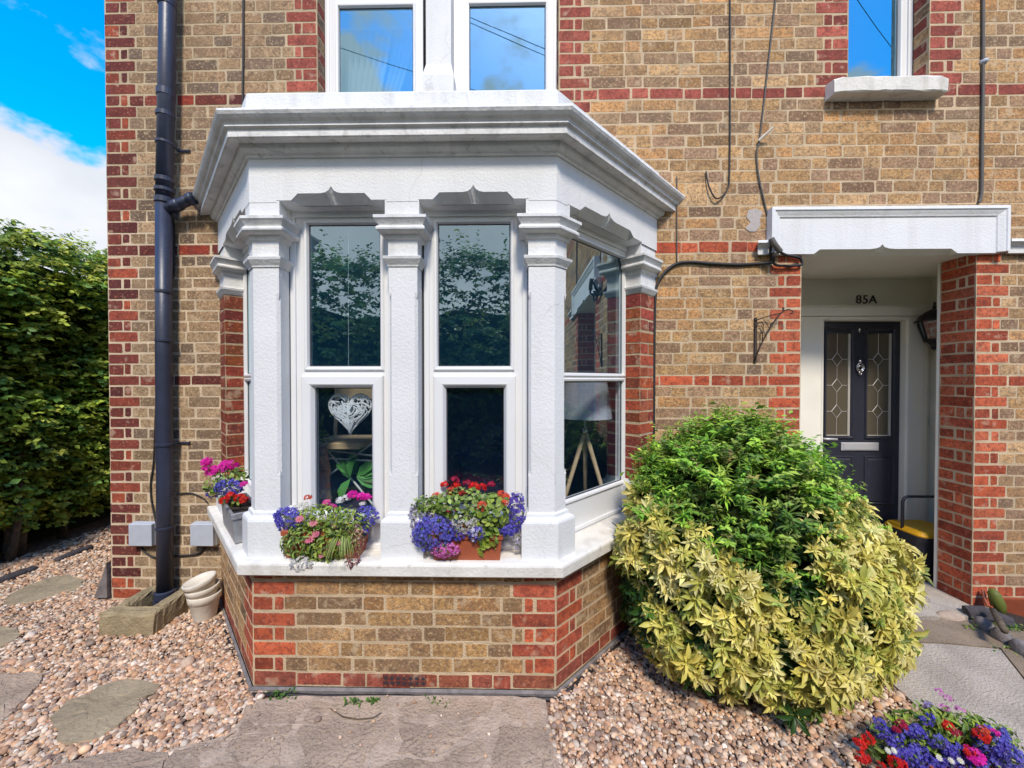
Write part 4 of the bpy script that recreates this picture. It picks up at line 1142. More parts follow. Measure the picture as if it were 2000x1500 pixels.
# path, kerbs and threshold on the right
def sheet(name, poly, z, mat, kind='structure', label=None, cat=None, th=.05):
    m = MB(); n = len(poly)
    m.loft([[(x, y, z - th) for x, y in poly], [(x, y, z) for x, y in poly]], True, False, True)
    return tag(m.build(name, mat, None), label, cat, None, kind)
PATH = [(1.88, -.05), (2.86, -.20), (2.50, -.74), (2.46, -4.2), (1.80, -4.2), (1.86, -.8)]
sheet('path', [(1.90, -.36), (2.42, -.36), (2.72, -.40), (2.47, -.76), (2.44, -4.2), (1.80, -4.2), (1.86, -.8)], .016, 'path_concrete')
sheet('path_edge', [(1.90, -.352), (1.92, -.16), (2.95, -.14), (3.2, -.42), (2.62, -1.0), (2.60, -4.2), (2.443, -4.2), (2.474, -.765), (2.73, -.395), (2.42, -.352)], .020, 'dark_concrete')
sheet('doorstep', [(PCL + .003, .6), (PCL + .003, -.13), (PCR - .1, -.12), (PCR - .004, -.03), (PCR - .004, .21), (XR, .217), (XR, .64), (PCL + .003, .64)], .030, 'path_concrete')
GB = [(2.86, -.30), (3.02, -.012), (5.2, -.012), (5.2, -1.6), (3.4, -1.6), (2.72, -.92)]
# planted bed on the right behind a scalloped edging
sheet('garden_bed', [(3.02, -.18), (3.10, -.012), (5.2, -.012), (5.2, -2.0), (3.9, -1.6), (3.25, -.62)], .022, 'soil')
eg = thing('bed_edging', (3.3, -.62, 0), 'dark scalloped stone edging along the small bed right of the path', 'edging')
e0, e1 = G(1905, 1222), G(2010, 1290)
m = MB(); n = 8
dirv = (e1 - e0).normalized(); perp = Vector((-dirv.y, dirv.x, 0))
for k in range(9):
    c = e0 + dirv * (.055 + .105 * k)
    rg = []
    for (r, z) in ((.050, -.02), (.056, .02), (.050, .055), (.034, .074), (.012, .080)):
        rg.append([(c.x + dirv.x * r * math.cos(t) + perp.x * r * .7 * math.sin(t), c.y + dirv.y * r * math.cos(t) + perp.y * r * .7 * math.sin(t), z) for t in [2 * math.pi * i / 12 for i in range(12)]])
    m.loft(rg, True, False, True)
m.build('stone', 'bitumen', eg, smooth=True)
m = MB(); a = G(1888, 1208); m.tube([a + Vector((0, 0, .03)), a + Vector((.07, -.03, .045)), a + Vector((.16, -.1, .03))], [.05, .055, .04], 8); m.build('end_stone', 'edge_log', eg)
m = MB(); a = P(1940, 1192, -.20); b = P(1962, 1232, -.42); m.tube([a, a.lerp(b, .5), b], [.016, .019, .017], 8)
tag(m.build('driftwood', 'bark', None, smooth=True), 'pale weathered stick leaning on the dark bed edging', 'stick')
m = MB(); m.tube([P(1952, 1202, -.08), P(1950, 1180, -.085), P(1942, 1160, -.075), P(1936, 1149, -.06)], [.030, .034, .030, .012], 10)
cg = m.build('cactus', 'leaf', None, smooth=True)
cg.data.color_attributes.new('Col', 'FLOAT_COLOR', 'POINT').data.foreach_set('color', [.17, .19, .04, 1] * len(cg.data.vertices))
tag(cg, 'green finger-shaped cactus stem leaning on the brick pillar', 'cactus')
m = MB()
c = P(1926, 1185, -.06); 
m.tube([P(1919, 1152, -.02), P(1924, 1170, -.05), P(1930, 1184, -.08), P(1937, 1186, -.08)], [.008, .009, .010, .009], 7)
m.tube([P(1931, 1155, -.03), P(1934, 1170, -.05), P(1938, 1184, -.07)], [.008, .009, .009], 7)
tag(m.build('broken_tile', 'terracotta', None), 'broken terracotta pieces propped against the foot of the pillar', 'broken pot')
m = MB(); a, b = P(1955, 1170, -.04), P(2010, 1200, -.12)
stn = [(a.x, a.y, .02), (b.x, b.y, .02), (b.x, b.y, .14), (a.x, a.y, a.z)]
m.loft([stn, [(x, y + .025, z) for x, y, z in stn]], True, True, True)
tag(m.build('terracotta_edging', 'terracotta', None), 'sloping terracotta edging tile at the back of the small bed', 'edging tile')
# kerb stone lump by the doorstep
m = MB(); c = G(1855, 1210); V = ICO2[0]
vs = [(c.x + p[0] * .085 * (1 + .06 * math.sin(5 * p[1] + 2)), c.y + p[1] * .05, .012 + p[2] * .038 * (1 + .08 * math.sin(7 * p[0]))) for p in V]
m.add(vs, ICO2[1]); tag(m.build('kerb_stone', 'joint_concrete', None, smooth=True), 'rounded lump of old concrete at the edge of the doorstep', 'stone')

# edging timbers and the leaning slate on the left
for (a, b, r, lab) in (((-20, 1148), (75, 1112), .035, 'dark rotten timber edging nearest the left picture edge'), ((108, 1100), (182, 1070), .030, 'dark rotten timber edging lying below the middle of the hedge')):
    p, q = G(*a), G(*b); m = MB(); R = random.Random(3)
    pts = [p.lerp(q, k / 8) + Vector((0, R.gauss(0, .008), .018 + R.gauss(0, .004))) for k in range(9)]
    m.tube(pts, [r * .7] + [r * (1 + R.gauss(0, .08)) for _ in range(7)] + [r * .5], 8)
    tag(m.build('edging_timber', 'edge_log', None, smooth=True), lab, 'timber', 'rotten timbers under the hedge')
m = MB()
pf = [P(183, 1168, -.02), P(194, 1140, -.02), P(203, 1115, -.02), P(210.5, 1099, -.02), P(210.5, 1168, -.02)]
front = [(min(p.x, WL - .012), p.y, max(p.z, -.01)) for p in pf]; back = [(x, y + .03, z) for x, y, z in front]
m.loft([front, back], True, True, True)
tag(m.build('leaning_slate', 'bitumen', None), 'dark broken slate leaning against the left corner of the house', 'slate')

# ------------------------------------------------------------------ ground
m = MB(); S_ = 600
m.quad((-S_, -S_, -.012), (S_, -S_, -.012), (S_, S_, -.012), (-S_, S_, -.012)); tag(m.build('ground', 'far_ground', None), kind='structure')
sheet('gravel_base', [(-4.6, -3.2), (2.2, -3.2), (2.2, .2), (-2.3, .2), (-2.3, 4.0), (-4.6, 4.0)], -.004, 'gravel_bed', th=.006)
sheet('driveway', [(-4.6, -5.5), (4.5, -5.5), (4.5, -3.3), (-4.6, -3.3)], -.002, 'path_concrete', th=.008)

def inside(poly, x, y):
    r = np.zeros(len(x), bool); n = len(poly)
    for i in range(n):
        x0, y0 = poly[i][0], poly[i][1]; x1, y1 = poly[(i + 1) % n][0], poly[(i + 1) % n][1]
        c = ((y0 > y) != (y1 > y)) & (x < (x1 - x0) * (y - y0) / ((y1 - y0) or 1e-9) + x0)
        r ^= c
    return r
def shrink(poly, s):
    cx_ = sum(p[0] for p in poly) / len(poly); cy_ = sum(p[1] for p in poly) / len(poly)
    return [(cx_ + (p[0] - cx_) * s, cy_ + (p[1] - cy_) * s) for p in poly]
PEB0 = [(.46, .30, .20), (.52, .38, .27), (.40, .22, .13), (.35, .17, .09), (.50, .42, .33), (.58, .50, .42), (.28, .16, .10), (.44, .24, .12), (.20, .15, .12), (.54, .34, .2), (.45, .33, .25), (.13, .09, .08)]
PEB = [(.25 * .50 + .75 * r * 1.18, .25 * .37 + .75 * g * 1.17, .25 * .265 + .75 * b_ * 1.16) for r, g, b_ in PEB0]
def stones(n, x0, x1, y0, y1, ex, size, tmpl, zoff=0., keep=None):
    x = NR.uniform(x0, x1, n); y = NR.uniform(y0, y1, n); ok = np.ones(n, bool)
    for e in ex: ok &= ~inside(e, x, y)
    if keep: ok &= inside(keep, x, y)
    x, y = x[ok], y[ok]; k = len(x)
    r = size * np.exp(NR.normal(0, .33, k))
    nrm = np.stack([NR.normal(0, .35, k), NR.normal(0, .35, k), np.ones(k)], 1)
    ax, ay, az = frames(nrm)
    e = NR.uniform(.65, 1.0, (k, 1)); f = NR.uniform(.45, .8, (k, 1))
    pos = np.stack([x, y, r * .28 + zoff + NR.uniform(0, .008, k)], 1)
    tv, tf = tmpl
    col = pick(PEB, k, .16)
    B.add(tv, tf, pos, ax * r[:, None], ay * r[:, None] * e, az * r[:, None] * f, col)
B = Bulk()
bayp = [(p[0], p[1]) for p in bay_pts(.01)]
hs = [(WL, 0), (2.0, 0), (2.0, 4), (WL, 4)]
EX = [bayp, hs, [(x, y) for x, y in ((gx0, gy0), (gx1, gy0), (gx1, 0), (gx0, 0))]] + [shrink([(p.x, p.y) for p in s_], .965) for s_ in SLABS]
EX = EX + [[(-1.24, -.70), (.15, -.70), (.15, -.88), (-1.22, -.86)]]
EXR = EX + [[(1.90, -.5), (1.90, 0.1), (3, .1), (3, -5), (1.84, -5)]]
near = [(-4.3, -.55), (-4.3, -1.45), (2.0, -1.45), (2.0, -.55)]
stones(23000, -3.0, -.7, -1.35, -.55, EX, .0086, ICO1)
stones(20000, -4.0, -.9, -.6, .05, EX, .0088, ICO0)
stones(9000, -4.3, -2.6, .0, .7, EX, .0098, ICO0)
stones(8000, -4.3, -2.6, .7, 2.6, EX, .0115, ICO0)
stones(20000, -.1, 1.95, -1.35, -.2, EXR, .0084, ICO1)
stones(6000, -4.3, -3.0, -1.35, -.55, EX, .0095, ICO0)
stones(12000, -4.3, 1.8, -2.3, -1.35, EX, .0110, ICO0)
# a few stray pebbles on the paving
stones(38, -1.3, .3, -1.1, -.78, [bayp], .006, ICO1, .018)
tag(B.build('gravel', 'pebble', None, smooth=True), 'loose pinkish pea gravel spread beside the paving and under the bushes', 'gravel', kind='stuff')
# ------------------------------------------------------------------ plants
def nz(x, y, s=1.0, seed=0):
    """cheap smooth 2-D noise from sines"""
    a = seed * 1.7
    return (np.sin(x * 2.1 * s + 1.3 * np.sin(y * 1.7 * s + a) + a) + np.sin(y * 2.7 * s + 1.1 * np.sin(x * 2.3 * s - a) + 2 * a) + .6 * np.sin((x + y) * 4.9 * s + a)) / 2.6

def sprays(B, pos, direc, n_leaf, length, leaf_l, leaf_w, cols, tmpl=LEAF4, flat=.5, droop=.25, jit=.14):
    """twigs with leaves set along them"""
    N = len(pos)
    t = np.tile((np.arange(n_leaf) + 1.) / n_leaf, (N, 1)).reshape(-1, 1)
    rep = lambda a: np.repeat(a, n_leaf, 0)
    d = unit(rep(direc) + np.array([0, 0, -droop]) * t)
    p = rep(pos) + d * t * rep(length[:, None])
    side = unit(np.cross(rep(direc), np.array([0, 0, 1.])) + 1e-6)
    sg = np.where(np.arange(len(p)) % 2 == 0, 1., -1.)[:, None]
    al = unit(d * .55 + side * sg * .75 + NR.normal(0, .3, p.shape))
    up = unit(np.array([0, 0, 1.]) * flat + rep(direc) * (1 - flat) + NR.normal(0, .3, p.shape))
    ax, ay, az = frames(up, al)
    L = leaf_l * np.exp(NR.normal(0, .2, (len(p), 1)))
    c = rep(cols) * np.exp(NR.normal(0, jit, (len(p), 1)))
    c = np.clip(c * (.82 + .36 * t), .004, .9)
    B.add(tmpl[0], tmpl[1], p, ax * L * leaf_w, ay * L, az * L, c)

def rosettes(B, pos, nrm, n_leaf, L, w, cols, tmpl=LEAF8, open_=(.1, .55), jit=.1):
    N = len(pos)
    rep = lambda a: np.repeat(a, n_leaf, 0)
    x, y, z = frames(nrm)
    ang = np.tile(np.arange(n_leaf) * 2 * np.pi / n_leaf * 1.0, N) + np.repeat(NR.uniform(0, 6.3, N), n_leaf) + NR.normal(0, .22, N * n_leaf)
    el = NR.uniform(open_[0], open_[1], N * n_leaf)
    X, Y, Z = rep(x), rep(y), rep(z)
    radial = X * np.cos(ang)[:, None] + Y * np.sin(ang)[:, None]
    al = radial * np.cos(el)[:, None] + Z * np.sin(el)[:, None]
    up = Z * np.cos(el)[:, None] - radial * np.sin(el)[:, None]
    up = unit(up + NR.normal(0, .18, up.shape))
    ax, ay, az = frames(up, al)
    LL = rep(L[:, None]) * NR.uniform(.65, 1.12, (N * n_leaf, 1))
    c = np.clip(rep(cols) * np.exp(NR.normal(0, jit, (N * n_leaf, 1))), .004, .9)
    B.add(tmpl[0], tmpl[1], rep(pos) + al * LL * .05, ax * LL * w, ay * LL, az * LL, c)

# ---- hedges
def hedge_core(name, O, u, n, L, H, z0, depth, par, top=.14):
    m = MB(); nu = int(L / .18); rows = 12
    ringsF = []
    for j in range(rows + 1):
        r = []
        for i in range(nu + 1):
            a = L * i / nu; Ht = H + .08 * math.sin(a * 2.3) + .05 * math.sin(a * 5.1)
            z = z0 + (Ht - top - z0) * j / rows
            b = float(nz(np.array(a), np.array(z), 1.6, 1)) * .12 - .17 - (.22 if j == rows else 0) - (.36 if j == 0 else .12 if j == 1 else 0)
            r.append((O[0] + u[0] * a + n[0] * b, O[1] + u[1] * a + n[1] * b, z))
        ringsF.append(r)
    back = [(x - n[0] * depth, y - n[1] * depth, z) for x, y, z in ringsF[-1]]
    back0 = [(x - n[0] * depth, y - n[1] * depth, 0) for x, y, z in ringsF[0]]
    m.loft(ringsF + [back, back0], closed=False)
    for k in (0, -1):
        q = [r[k] for r in ringsF] + [back[k], back0[k]]
        m.add(q, [tuple(range(len(q)))])
    return m.build(name, 'foliage_shade', par)  # opaque dark core, painted as the shaded depth behind the leaves
material('foliage_shade', (.034, .046, .016), 1., var=.5, vscale=20, bump=1., bscale=20, spec=0.)  # dark colour stands for shade deep inside hedges and shrubs
HG = [(.28, .38, .05), (.37, .46, .055), (.16, .28, .05), (.40, .48, .07), (.11, .21, .045), (.50, .53, .08)]
hl = thing('hedge', (-4.6, 2.4, 0), 'tall clipped green hedge along the left boundary beside the house', 'hedge')
hedge_core('shade_core', (-4.22, -2.2), (0, 1), (1, 0), 9.5, 2.71, .10, .8, hl)
B = Bulk()
def hedge_leaves(B, O, u, n, L0, L1, H, z0, dens, cnt, ll, twig, pal):
    N = int((L1 - L0) * (H - z0 + .5) * dens)
    a = NR.uniform(L0, L1, N); z = NR.uniform(z0, H + .45, N)
    top = z > H
    back = np.where(top, (z - H) * 1.6, 0)
    Ht = H + .08 * np.sin(a * 2.3) + .05 * np.sin(a * 5.1)
    zz = np.where(top, Ht + NR.normal(0, .05, N), z0 + (z - z0) * (Ht - z0) / (H - z0))
    b = nz(a, zz, 1.6, 1) * .15 + nz(a, zz, 6., 2) * .08 - back - np.abs(NR.normal(0, .09, N))
    low = np.clip((z0 + .35 - zz) / .35, 0, 1) * .3
    b = b - low * NR.random(N)
    pos = np.stack([O[0] + u[0] * a + n[0] * b, O[1] + u[1] * a + n[1] * b, zz], 1)
    d = np.stack([n[0] + NR.normal(0, .45, N) + u[0] * NR.normal(0, .5, N), n[1] + NR.normal(0, .45, N) + u[1] * NR.normal(0, .5, N), np.where(top, .9, .25) + NR.normal(0, .3, N)], 1)
    c = pick(pal, N, .15) * (1 + .45 * nz(a, zz, 2.5, 5))[:, None]
    sprays(B, pos, unit(d), cnt, twig * NR.uniform(.7, 1.4, N), ll, .62, np.clip(c, .01, .6))
hedge_leaves(B, (-4.22, -2.2), (0, 1), (1, 0), 2.3, 5.2, 2.71, .20, 560, 10, .047, .13, HG)
hedge_leaves(B, (-4.22, -2.2), (0, 1), (1, 0), 5.2, 9.5, 2.71, .34, 110, 8, .058, .14, HG)
hedge_leaves(B, (-4.22, -2.2), (0, 1), (1, 0), 0, 2.3, 2.71, .34, 60, 8, .06, .14, HG)
# straggling shoots on top
N = 70
a = NR.uniform(2.4, 7, N)
pos = np.stack([-4.25 - NR.uniform(0, .5, N), -2.2 + a, 2.71 + .08 * np.sin(a * 2.3) + NR.uniform(-.05, .05, N)], 1)
d = unit(np.stack([NR.normal(.2, .5, N), NR.normal(0, .5, N), np.ones(N)], 1))
sprays(B, pos, d, 9, NR.uniform(.12, .28, N), .04, .6, pick(HG, N), droop=.5)
B.build('foliage', 'leaf', hl)
for (px, py, dx_, h) in ((14, 1092, -.05, .55), (38, 1086, .04, .6), (44, 1098, .10, .45), (-20, 1105, 0, .6), (120, 1050, .03, .55)):
    g = G(px, py); g.x = min(g.x, -4.3)
    m = MB(); R = random.Random(px)
    m.tube([(g.x, g.y, -.02), (g.x + dx_ * .3, g.y + .02, h * .4), (g.x + dx_, g.y, h), (g.x + dx_ * 1.5 - .1, g.y + .05, h * 1.7)], [.035, .026, .022, .015], 7)
    m.build('trunk', 'bark', hl, smooth=True)
# hedge across the front garden, seen only in the window panes
hf = thing('hedge', (-.5, -5.0, 0), 'tall dark hedge across the front garden, mirrored in the bay windows', 'hedge')
HF = [(.26, .38, .10), (.18, .28, .09), (.36, .46, .11), (.14, .23, .09)]
hedge_core('shade_core', (5.5, -4.6), (-1, 0), (0, 1), 11.5, 3.35, .1, .7, hf, .75)
B = Bulk()
hedge_leaves(B, (5.5, -4.6), (-1, 0), (0, 1), 0, 11.5, 3.35, .15, 170, 9, .075, .2, HF)
N = 90
a = NR.uniform(0, 11.5, N)
pos = np.stack([5.5 - a, -4.75 - NR.uniform(0, .3, N), np.full(N, 3.3)], 1)
sprays(B, pos, unit(np.stack([NR.normal(0, .12, N), NR.normal(0, .12, N), np.ones(N)], 1)), 16, NR.uniform(.25, .62, N), .075, .55, pick(HF, N), droop=.0)
B.build('foliage', 'leaf', hf)

# ---- the two shrubs to the right of the bay
BC, BR = np.array([1.245, -.50, .55]), np.array([.69, .54, .74])
def zb(x, y):
    z = .95 - .25 * np.exp(-((x - 1.08) / .17) ** 2) + .04 * np.exp(-((x - 1.5) / .2) ** 2)
    return z + .05 * nz(x * 3, y * 3, 1, 3) + NR.normal(0, .045, np.shape(x))
def shell(N, lo=.86, hi=1.04):
    p = sphere_pts(N * 2)
    p = p[(p[:, 2] > -.62)][:N]
    bump = 1 + .07 * nz(p[:, 0] * 3, p[:, 2] * 3 + p[:, 1], 1.3, 4)
    r = NR.uniform(lo, hi, len(p)) * bump
    q = BC + p * BR * r[:, None]
    up = np.clip(p[:, 2], 0, 1)
    q[:, 0] -= np.clip(p[:, 0], 0, 1) * up * .26 + .06 * up
    return q, unit(p / BR), r
def clear(p):
    k = ~inside([(q[0], q[1]) for q in bay_pts(.10)], p[:, 0], p[:, 1])
    return k & (p[:, 1] < -.03) & (p[:, 2] > .03)
YL = [(.72, .62, .20), (.66, .58, .15), (.76, .68, .28), (.60, .55, .13), (.70, .60, .14), (.52, .52, .11)]
GL = [(.22, .42, .05), (.17, .33, .045), (.29, .47, .05), (.13, .23, .037), (.37, .50, .075), (.27, .34, .08)]
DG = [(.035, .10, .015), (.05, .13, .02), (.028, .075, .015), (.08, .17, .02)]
ys = thing('choisya_shrub', (1.245, -.5, 0), 'rounded shrub with bright yellow rosettes of leaves in front of the brick wall', 'shrub')
B = Bulk()
p, n_, r = shell(5400, .84, 1.03)
k = clear(p) & (p[:, 2] < zb(p[:, 0], p[:, 1]))
p, n_, r = p[k], n_[k], r[k]
nn = unit(n_ * .8 + np.array([-.05, -.35, .45]) + NR.normal(0, .3, n_.shape))
outer = r > .90
big = NR.random(len(p)) < .22
Ls = np.where(big, NR.uniform(.062, .084, len(p)), NR.uniform(.036, .056, len(p)))
c = pick(YL, len(p), .1)
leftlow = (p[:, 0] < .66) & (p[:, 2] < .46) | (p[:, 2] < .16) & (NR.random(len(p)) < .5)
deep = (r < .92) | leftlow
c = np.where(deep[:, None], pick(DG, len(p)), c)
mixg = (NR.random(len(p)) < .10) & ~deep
c = np.where(mixg[:, None], np.clip(pick([(.22, .28, .05), (.30, .34, .06)], len(p)), 0, 1), c)
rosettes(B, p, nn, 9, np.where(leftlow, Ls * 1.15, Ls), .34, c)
# undersized inner whorl: paler young leaves at the tips
q = outer & ~deep
rosettes(B, p[q] + nn[q] * .008, nn[q], 5, Ls[q] * .55, .36, np.clip(c[q] * 1.08, 0, .8), open_=(.5, 1.0))
B.build('foliage', 'glossy_leaf', ys)
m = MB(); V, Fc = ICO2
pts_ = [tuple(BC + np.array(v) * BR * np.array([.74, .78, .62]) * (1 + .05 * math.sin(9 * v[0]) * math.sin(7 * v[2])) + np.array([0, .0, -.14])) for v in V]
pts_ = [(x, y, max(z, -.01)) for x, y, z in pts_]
m.add(pts_, Fc); m.build('inner_shade_core', 'foliage_shade', ys, smooth=True)  # solid dark core: shade between the leaves put into its colour
B0 = MB(); R = random.Random(2)
for k_ in range(60):
    t = R.uniform(0, 6.28); e = R.uniform(-.2, 1.2)
    d = Vector((math.cos(t) * math.cos(e) * BR[0], math.sin(t) * math.cos(e) * BR[1], math.sin(e) * BR[2])) * .93
    c_ = Vector(BC); b_ = Vector((1.245, -.45, .02))
    tip = c_ + d
    tip.x -= .1
    if tip.z < .1 or tip.z > .85: continue
    B0.tube([b_, b_.lerp(tip, .5) + Vector((0, 0, .06)), tip], [.012, .007, .003], 5)
B0.build('stem', 'bark', ys)
gs = thing('green_shrub', (1.245, -.3, 0), 'fine-leaved bright green shrub growing above and behind the yellow one, beside the porch', 'shrub')
B = Bulk()
p, n_, r = shell(5200, .82, 1.03)
k = clear(p) & (p[:, 2] > zb(p[:, 0], p[:, 1]) - .04)
p, n_, r = p[k], n_[k], r[k]
# flatter shoulder toward the porch
nn = unit(n_ * .7 + np.array([0, -.15, .6]) + NR.normal(0, .35, n_.shape))
c = pick(GL, len(p), .15) * (1 + .35 * nz(p[:, 0] * 4, p[:, 2] * 4, 1, 8))[:, None]
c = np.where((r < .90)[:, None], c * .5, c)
br = NR.random(len(p)) < .05
c = np.where(br[:, None], pick([(.30, .28, .08), (.26, .20, .08), (.40, .36, .10)], len(p)), c)
sel = NR.random(len(p)) < .35
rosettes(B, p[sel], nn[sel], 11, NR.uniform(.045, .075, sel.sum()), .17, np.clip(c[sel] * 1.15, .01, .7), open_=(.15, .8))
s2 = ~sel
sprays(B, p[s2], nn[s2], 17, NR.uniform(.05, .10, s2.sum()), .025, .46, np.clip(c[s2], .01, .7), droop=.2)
# sprigs that break the outline
N = 130
t = NR.uniform(0, 6.28, N); e = NR.uniform(.35, 1.45, N)
q = np.stack([np.cos(t) * np.cos(e), np.sin(t) * np.cos(e), np.sin(e)], 1)
pp = BC + q * BR * .98; pp[:, 0] -= np.clip(q[:, 0], 0, 1) * q[:, 2] * .26 + .06; kk = clear(pp) & (pp[:, 2] > .95)
sprays(B, pp[kk], unit(q[kk] * .6 + np.array([0, 0, .7]) + NR.normal(0, .3, q[kk].shape)), 12, NR.uniform(.08, .17, kk.sum()), .036, .5, pick(GL, kk.sum()), droop=.2)
B.build('foliage', 'leaf', gs)
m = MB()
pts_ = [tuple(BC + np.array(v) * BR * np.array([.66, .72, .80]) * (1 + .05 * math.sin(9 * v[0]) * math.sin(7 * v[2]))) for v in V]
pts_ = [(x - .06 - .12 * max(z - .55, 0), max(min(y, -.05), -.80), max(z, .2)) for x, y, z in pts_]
m.add(pts_, Fc); m.build('inner_shade_core', 'foliage_shade', gs, smooth=True)  # same kind of dark core, coloured as the shaded inside of the shrub

# ---- flower planters
BLUE = [(.030, .016, .36), (.040, .026, .44), (.022, .012, .27), (.06, .045, .50), (.05, .022, .40)]
MIDB = [(.05, .06, .46), (.08, .10, .52), (.045, .045, .38), (.12, .12, .56), (.09, .045, .42)]
VIO = [(.10, .022, .33), (.075, .016, .27), (.14, .04, .38), (.06, .018, .32)]
MAG = [(.50, .02, .32), (.60, .04, .40), (.42, .015, .28), (.66, .10, .46)]
HOT = [(.78, .02, .40), (.70, .02, .34), (.82, .06, .46)]
REDF = [(.66, .02, .015), (.72, .035, .02), (.55, .012, .012)]
CORAL = [(.72, .10, .05), (.75, .16, .09), (.66, .07, .04)]
PINK = [(.72, .20, .30), (.66, .13, .28), (.75, .28, .33)]
WHITE = [(.72, .71, .68), (.66, .64, .62), (.75, .74, .74)]
LAV = [(.36, .28, .42), (.28, .20, .36), (.48, .42, .52), (.20, .14, .26)]
CRIM = [(.36, .012, .05), (.42, .02, .07)]
FOL = [(.17, .27, .045), (.23, .33, .06), (.11, .18, .035), (.32, .40, .11), (.08, .12, .03)]
LIME = [(.28, .36, .04), (.24, .32, .035), (.34, .40, .06)]
def mperp(Y): return (DIST + Y) / FPX           # metres per pixel at depth Y
def blob(px, py, rx, ry, Y, n, dep=.6, front=True):
    c = np.array(P(px, py, Y)); s = mperp(Y)
    q = sphere_pts(n * 3)
    if front: q = q[(q[:, 1] < .35)]
    q = q[:n]
    rr = np.array([rx * s, min(rx, ry) * s * dep, ry * s])
    return c + q * rr * NR.uniform(.72, 1.05, (len(q), 1)), unit(q / rr)
def florets(B, pos, nrm, size, pal, tmpl=FLO5, eye=None, face=.6):
    nn = unit(nrm + np.array([0, -face, .15]) + NR.normal(0, .35, nrm.shape))
    x, y, z = frames(nn)
    L = size * NR.uniform(.75, 1.25, (len(pos), 1))
    c = pick(pal, len(pos), .12)
    C = np.repeat(c[:, None, :], len(tmpl[0]), 1)
    C[:, 0, :] = np.array(eye) if eye is not None else c * .8
    B.add(tmpl[0], tmpl[1], pos, x * L, y * L, z * L, C)
def lobelia(par, px, py, rx, ry, Y, n, pal, size=.0085, eye=(.22, .20, .52), fol=True, label=None):
    B = Bulk(); p, q = blob(px, py, rx, ry, Y, n)
    florets(B, p, q, size, pal, FLO5, eye)
    if fol:
        p, q = blob(px, py, rx * .85, ry * .85, Y, int(n * .5))
        x, y, z = frames(unit(q + NR.normal(0, .5, q.shape)))
        L = .018
        B.add(LEAF4[0], LEAF4[1], p, x * L * .45, y * L, z * L, pick(FOL, len(p)) * .8)
    o = B.build('lobelia', 'petal', par)
    if label: o['label'] = label
    return o
def head(par, px, py, r, Y, pal, name='geranium_head', n=26):
    B = Bulk(); s = mperp(Y); c = np.array(P(px, py, Y))
    q = sphere_pts(n * 2); q = q[(q[:, 2] > -.45) & (q[:, 1] < .6)][:n]
    p = c + q * r * s * np.array([1, .9, .75]) * NR.uniform(.8, 1.05, (len(q), 1))
    florets(B, p, q, r * s * .42, pal, FLO5, None, .35)
    return B.build(name, 'petal', par)
def daisy(par, px, py, r, Y, pal, eye=(.4, .12, .10)):
    B = Bulk(); c = np.array([P(px, py, Y)])
    for sc, dz_ in ((1., 0.), (.62, .002)):
        nn = unit(np.array([[NR.normal(0, .25), -.7, .8 + NR.normal(0, .2)]]))
        x, y, z = frames(nn); L = r * mperp(Y) * sc
        col = pick(pal, 1, .1); C = np.repeat(col[:, None, :], len(DAISY[0]), 1); C[:, 0, :] = eye
        B.add(DAISY[0], DAISY[1], c + nn * dz_, x * L, y * L, z * L, C)
    return B.build('pink_flower' if pal is not WHITE else 'white_flower', 'petal', par)
def foliage(par, specs, Y, name='foliage'):
    B = Bulk()
    for (px, py, rx, ry, n, L, w, pal) in specs:
        p, q = blob(px, py, rx, ry, Y, n, .7)
        nn = unit(q + np.array([0, -.3, .5]) + NR.normal(0, .4, q.shape))
        x, y, z = frames(nn)
        l = L * NR.uniform(.7, 1.25, (len(p), 1))
        c = pick(pal, len(p), .18)
        B.add(LEAF8[0], LEAF8[1], p, x * l * w, y * l, z * l, c)
    return B.build(name, 'leaf', par)
def trough(par, T, u0, u1, o0, o1, z0, z1, mat, taper=.012):
    m = MB()
    def rg(i, z): return [T(u0 + i, o0 + i, z), T(u1 - i, o0 + i, z), T(u1 - i, o1 - i, z), T(u0 + i, o1 - i, z)]
    h = z1 - z0
    m.loft([rg(taper + .003, z0), rg(taper, z0 + .004), rg(.003, z0 + h * .80), rg(-.004, z0 + h * .82), rg(-.005, z1 - .003), rg(-.003, z1), rg(.008, z1), rg(.010, z1 - .03)], True, True, False)
    o = m.build('trough', mat, par)
    m = MB(); m.loft([rg(.009, z1 - .026), rg(.010, z1 - .02)], True, False, True); m.build('soil', 'soil', par)
    return o
SZ = SILLZ + .002
# grey trough on the left slope of the sill
gp1 = thing('flower_trough', T0['left'](.40, -.01, SZ), 'grey zinc trough of magenta, blue and red flowers on the left sill end', 'planter', 'flower troughs on the bay sill')
trough(gp1, T0['left'], .195, .60, -.075, .052, SZ + .004, SZ + .168, 'zinc', .012)
foliage(gp1, [(452, 932, 30, 18, 130, .030, .7, FOL), (418, 948, 18, 14, 70, .028, .7, FOL), (455, 975, 28, 10, 60, .026, .8, FOL)], -.47)
for a in ((404, 902, 10), (417, 920, 12.5), (447, 910, 14), (430, 916, 10), (405, 914, 8)): head(gp1, *a, -.46, HOT, n=36)
lobelia(gp1, 447, 952, 30, 15, -.53, 170, BLUE)
lobelia(gp1, 415, 964, 14, 9, -.46, 40, BLUE)
for a in ((437, 978, 9), (450, 968, 8), (468, 972, 9), (476, 976, 8)): head(gp1, *a, -.60, REDF)
head(gp1, 477, 946, 7, -.55, HOT)
for a in ((417, 934), (426, 931)): daisy(gp1, *a, 3.5, -.52, WHITE)
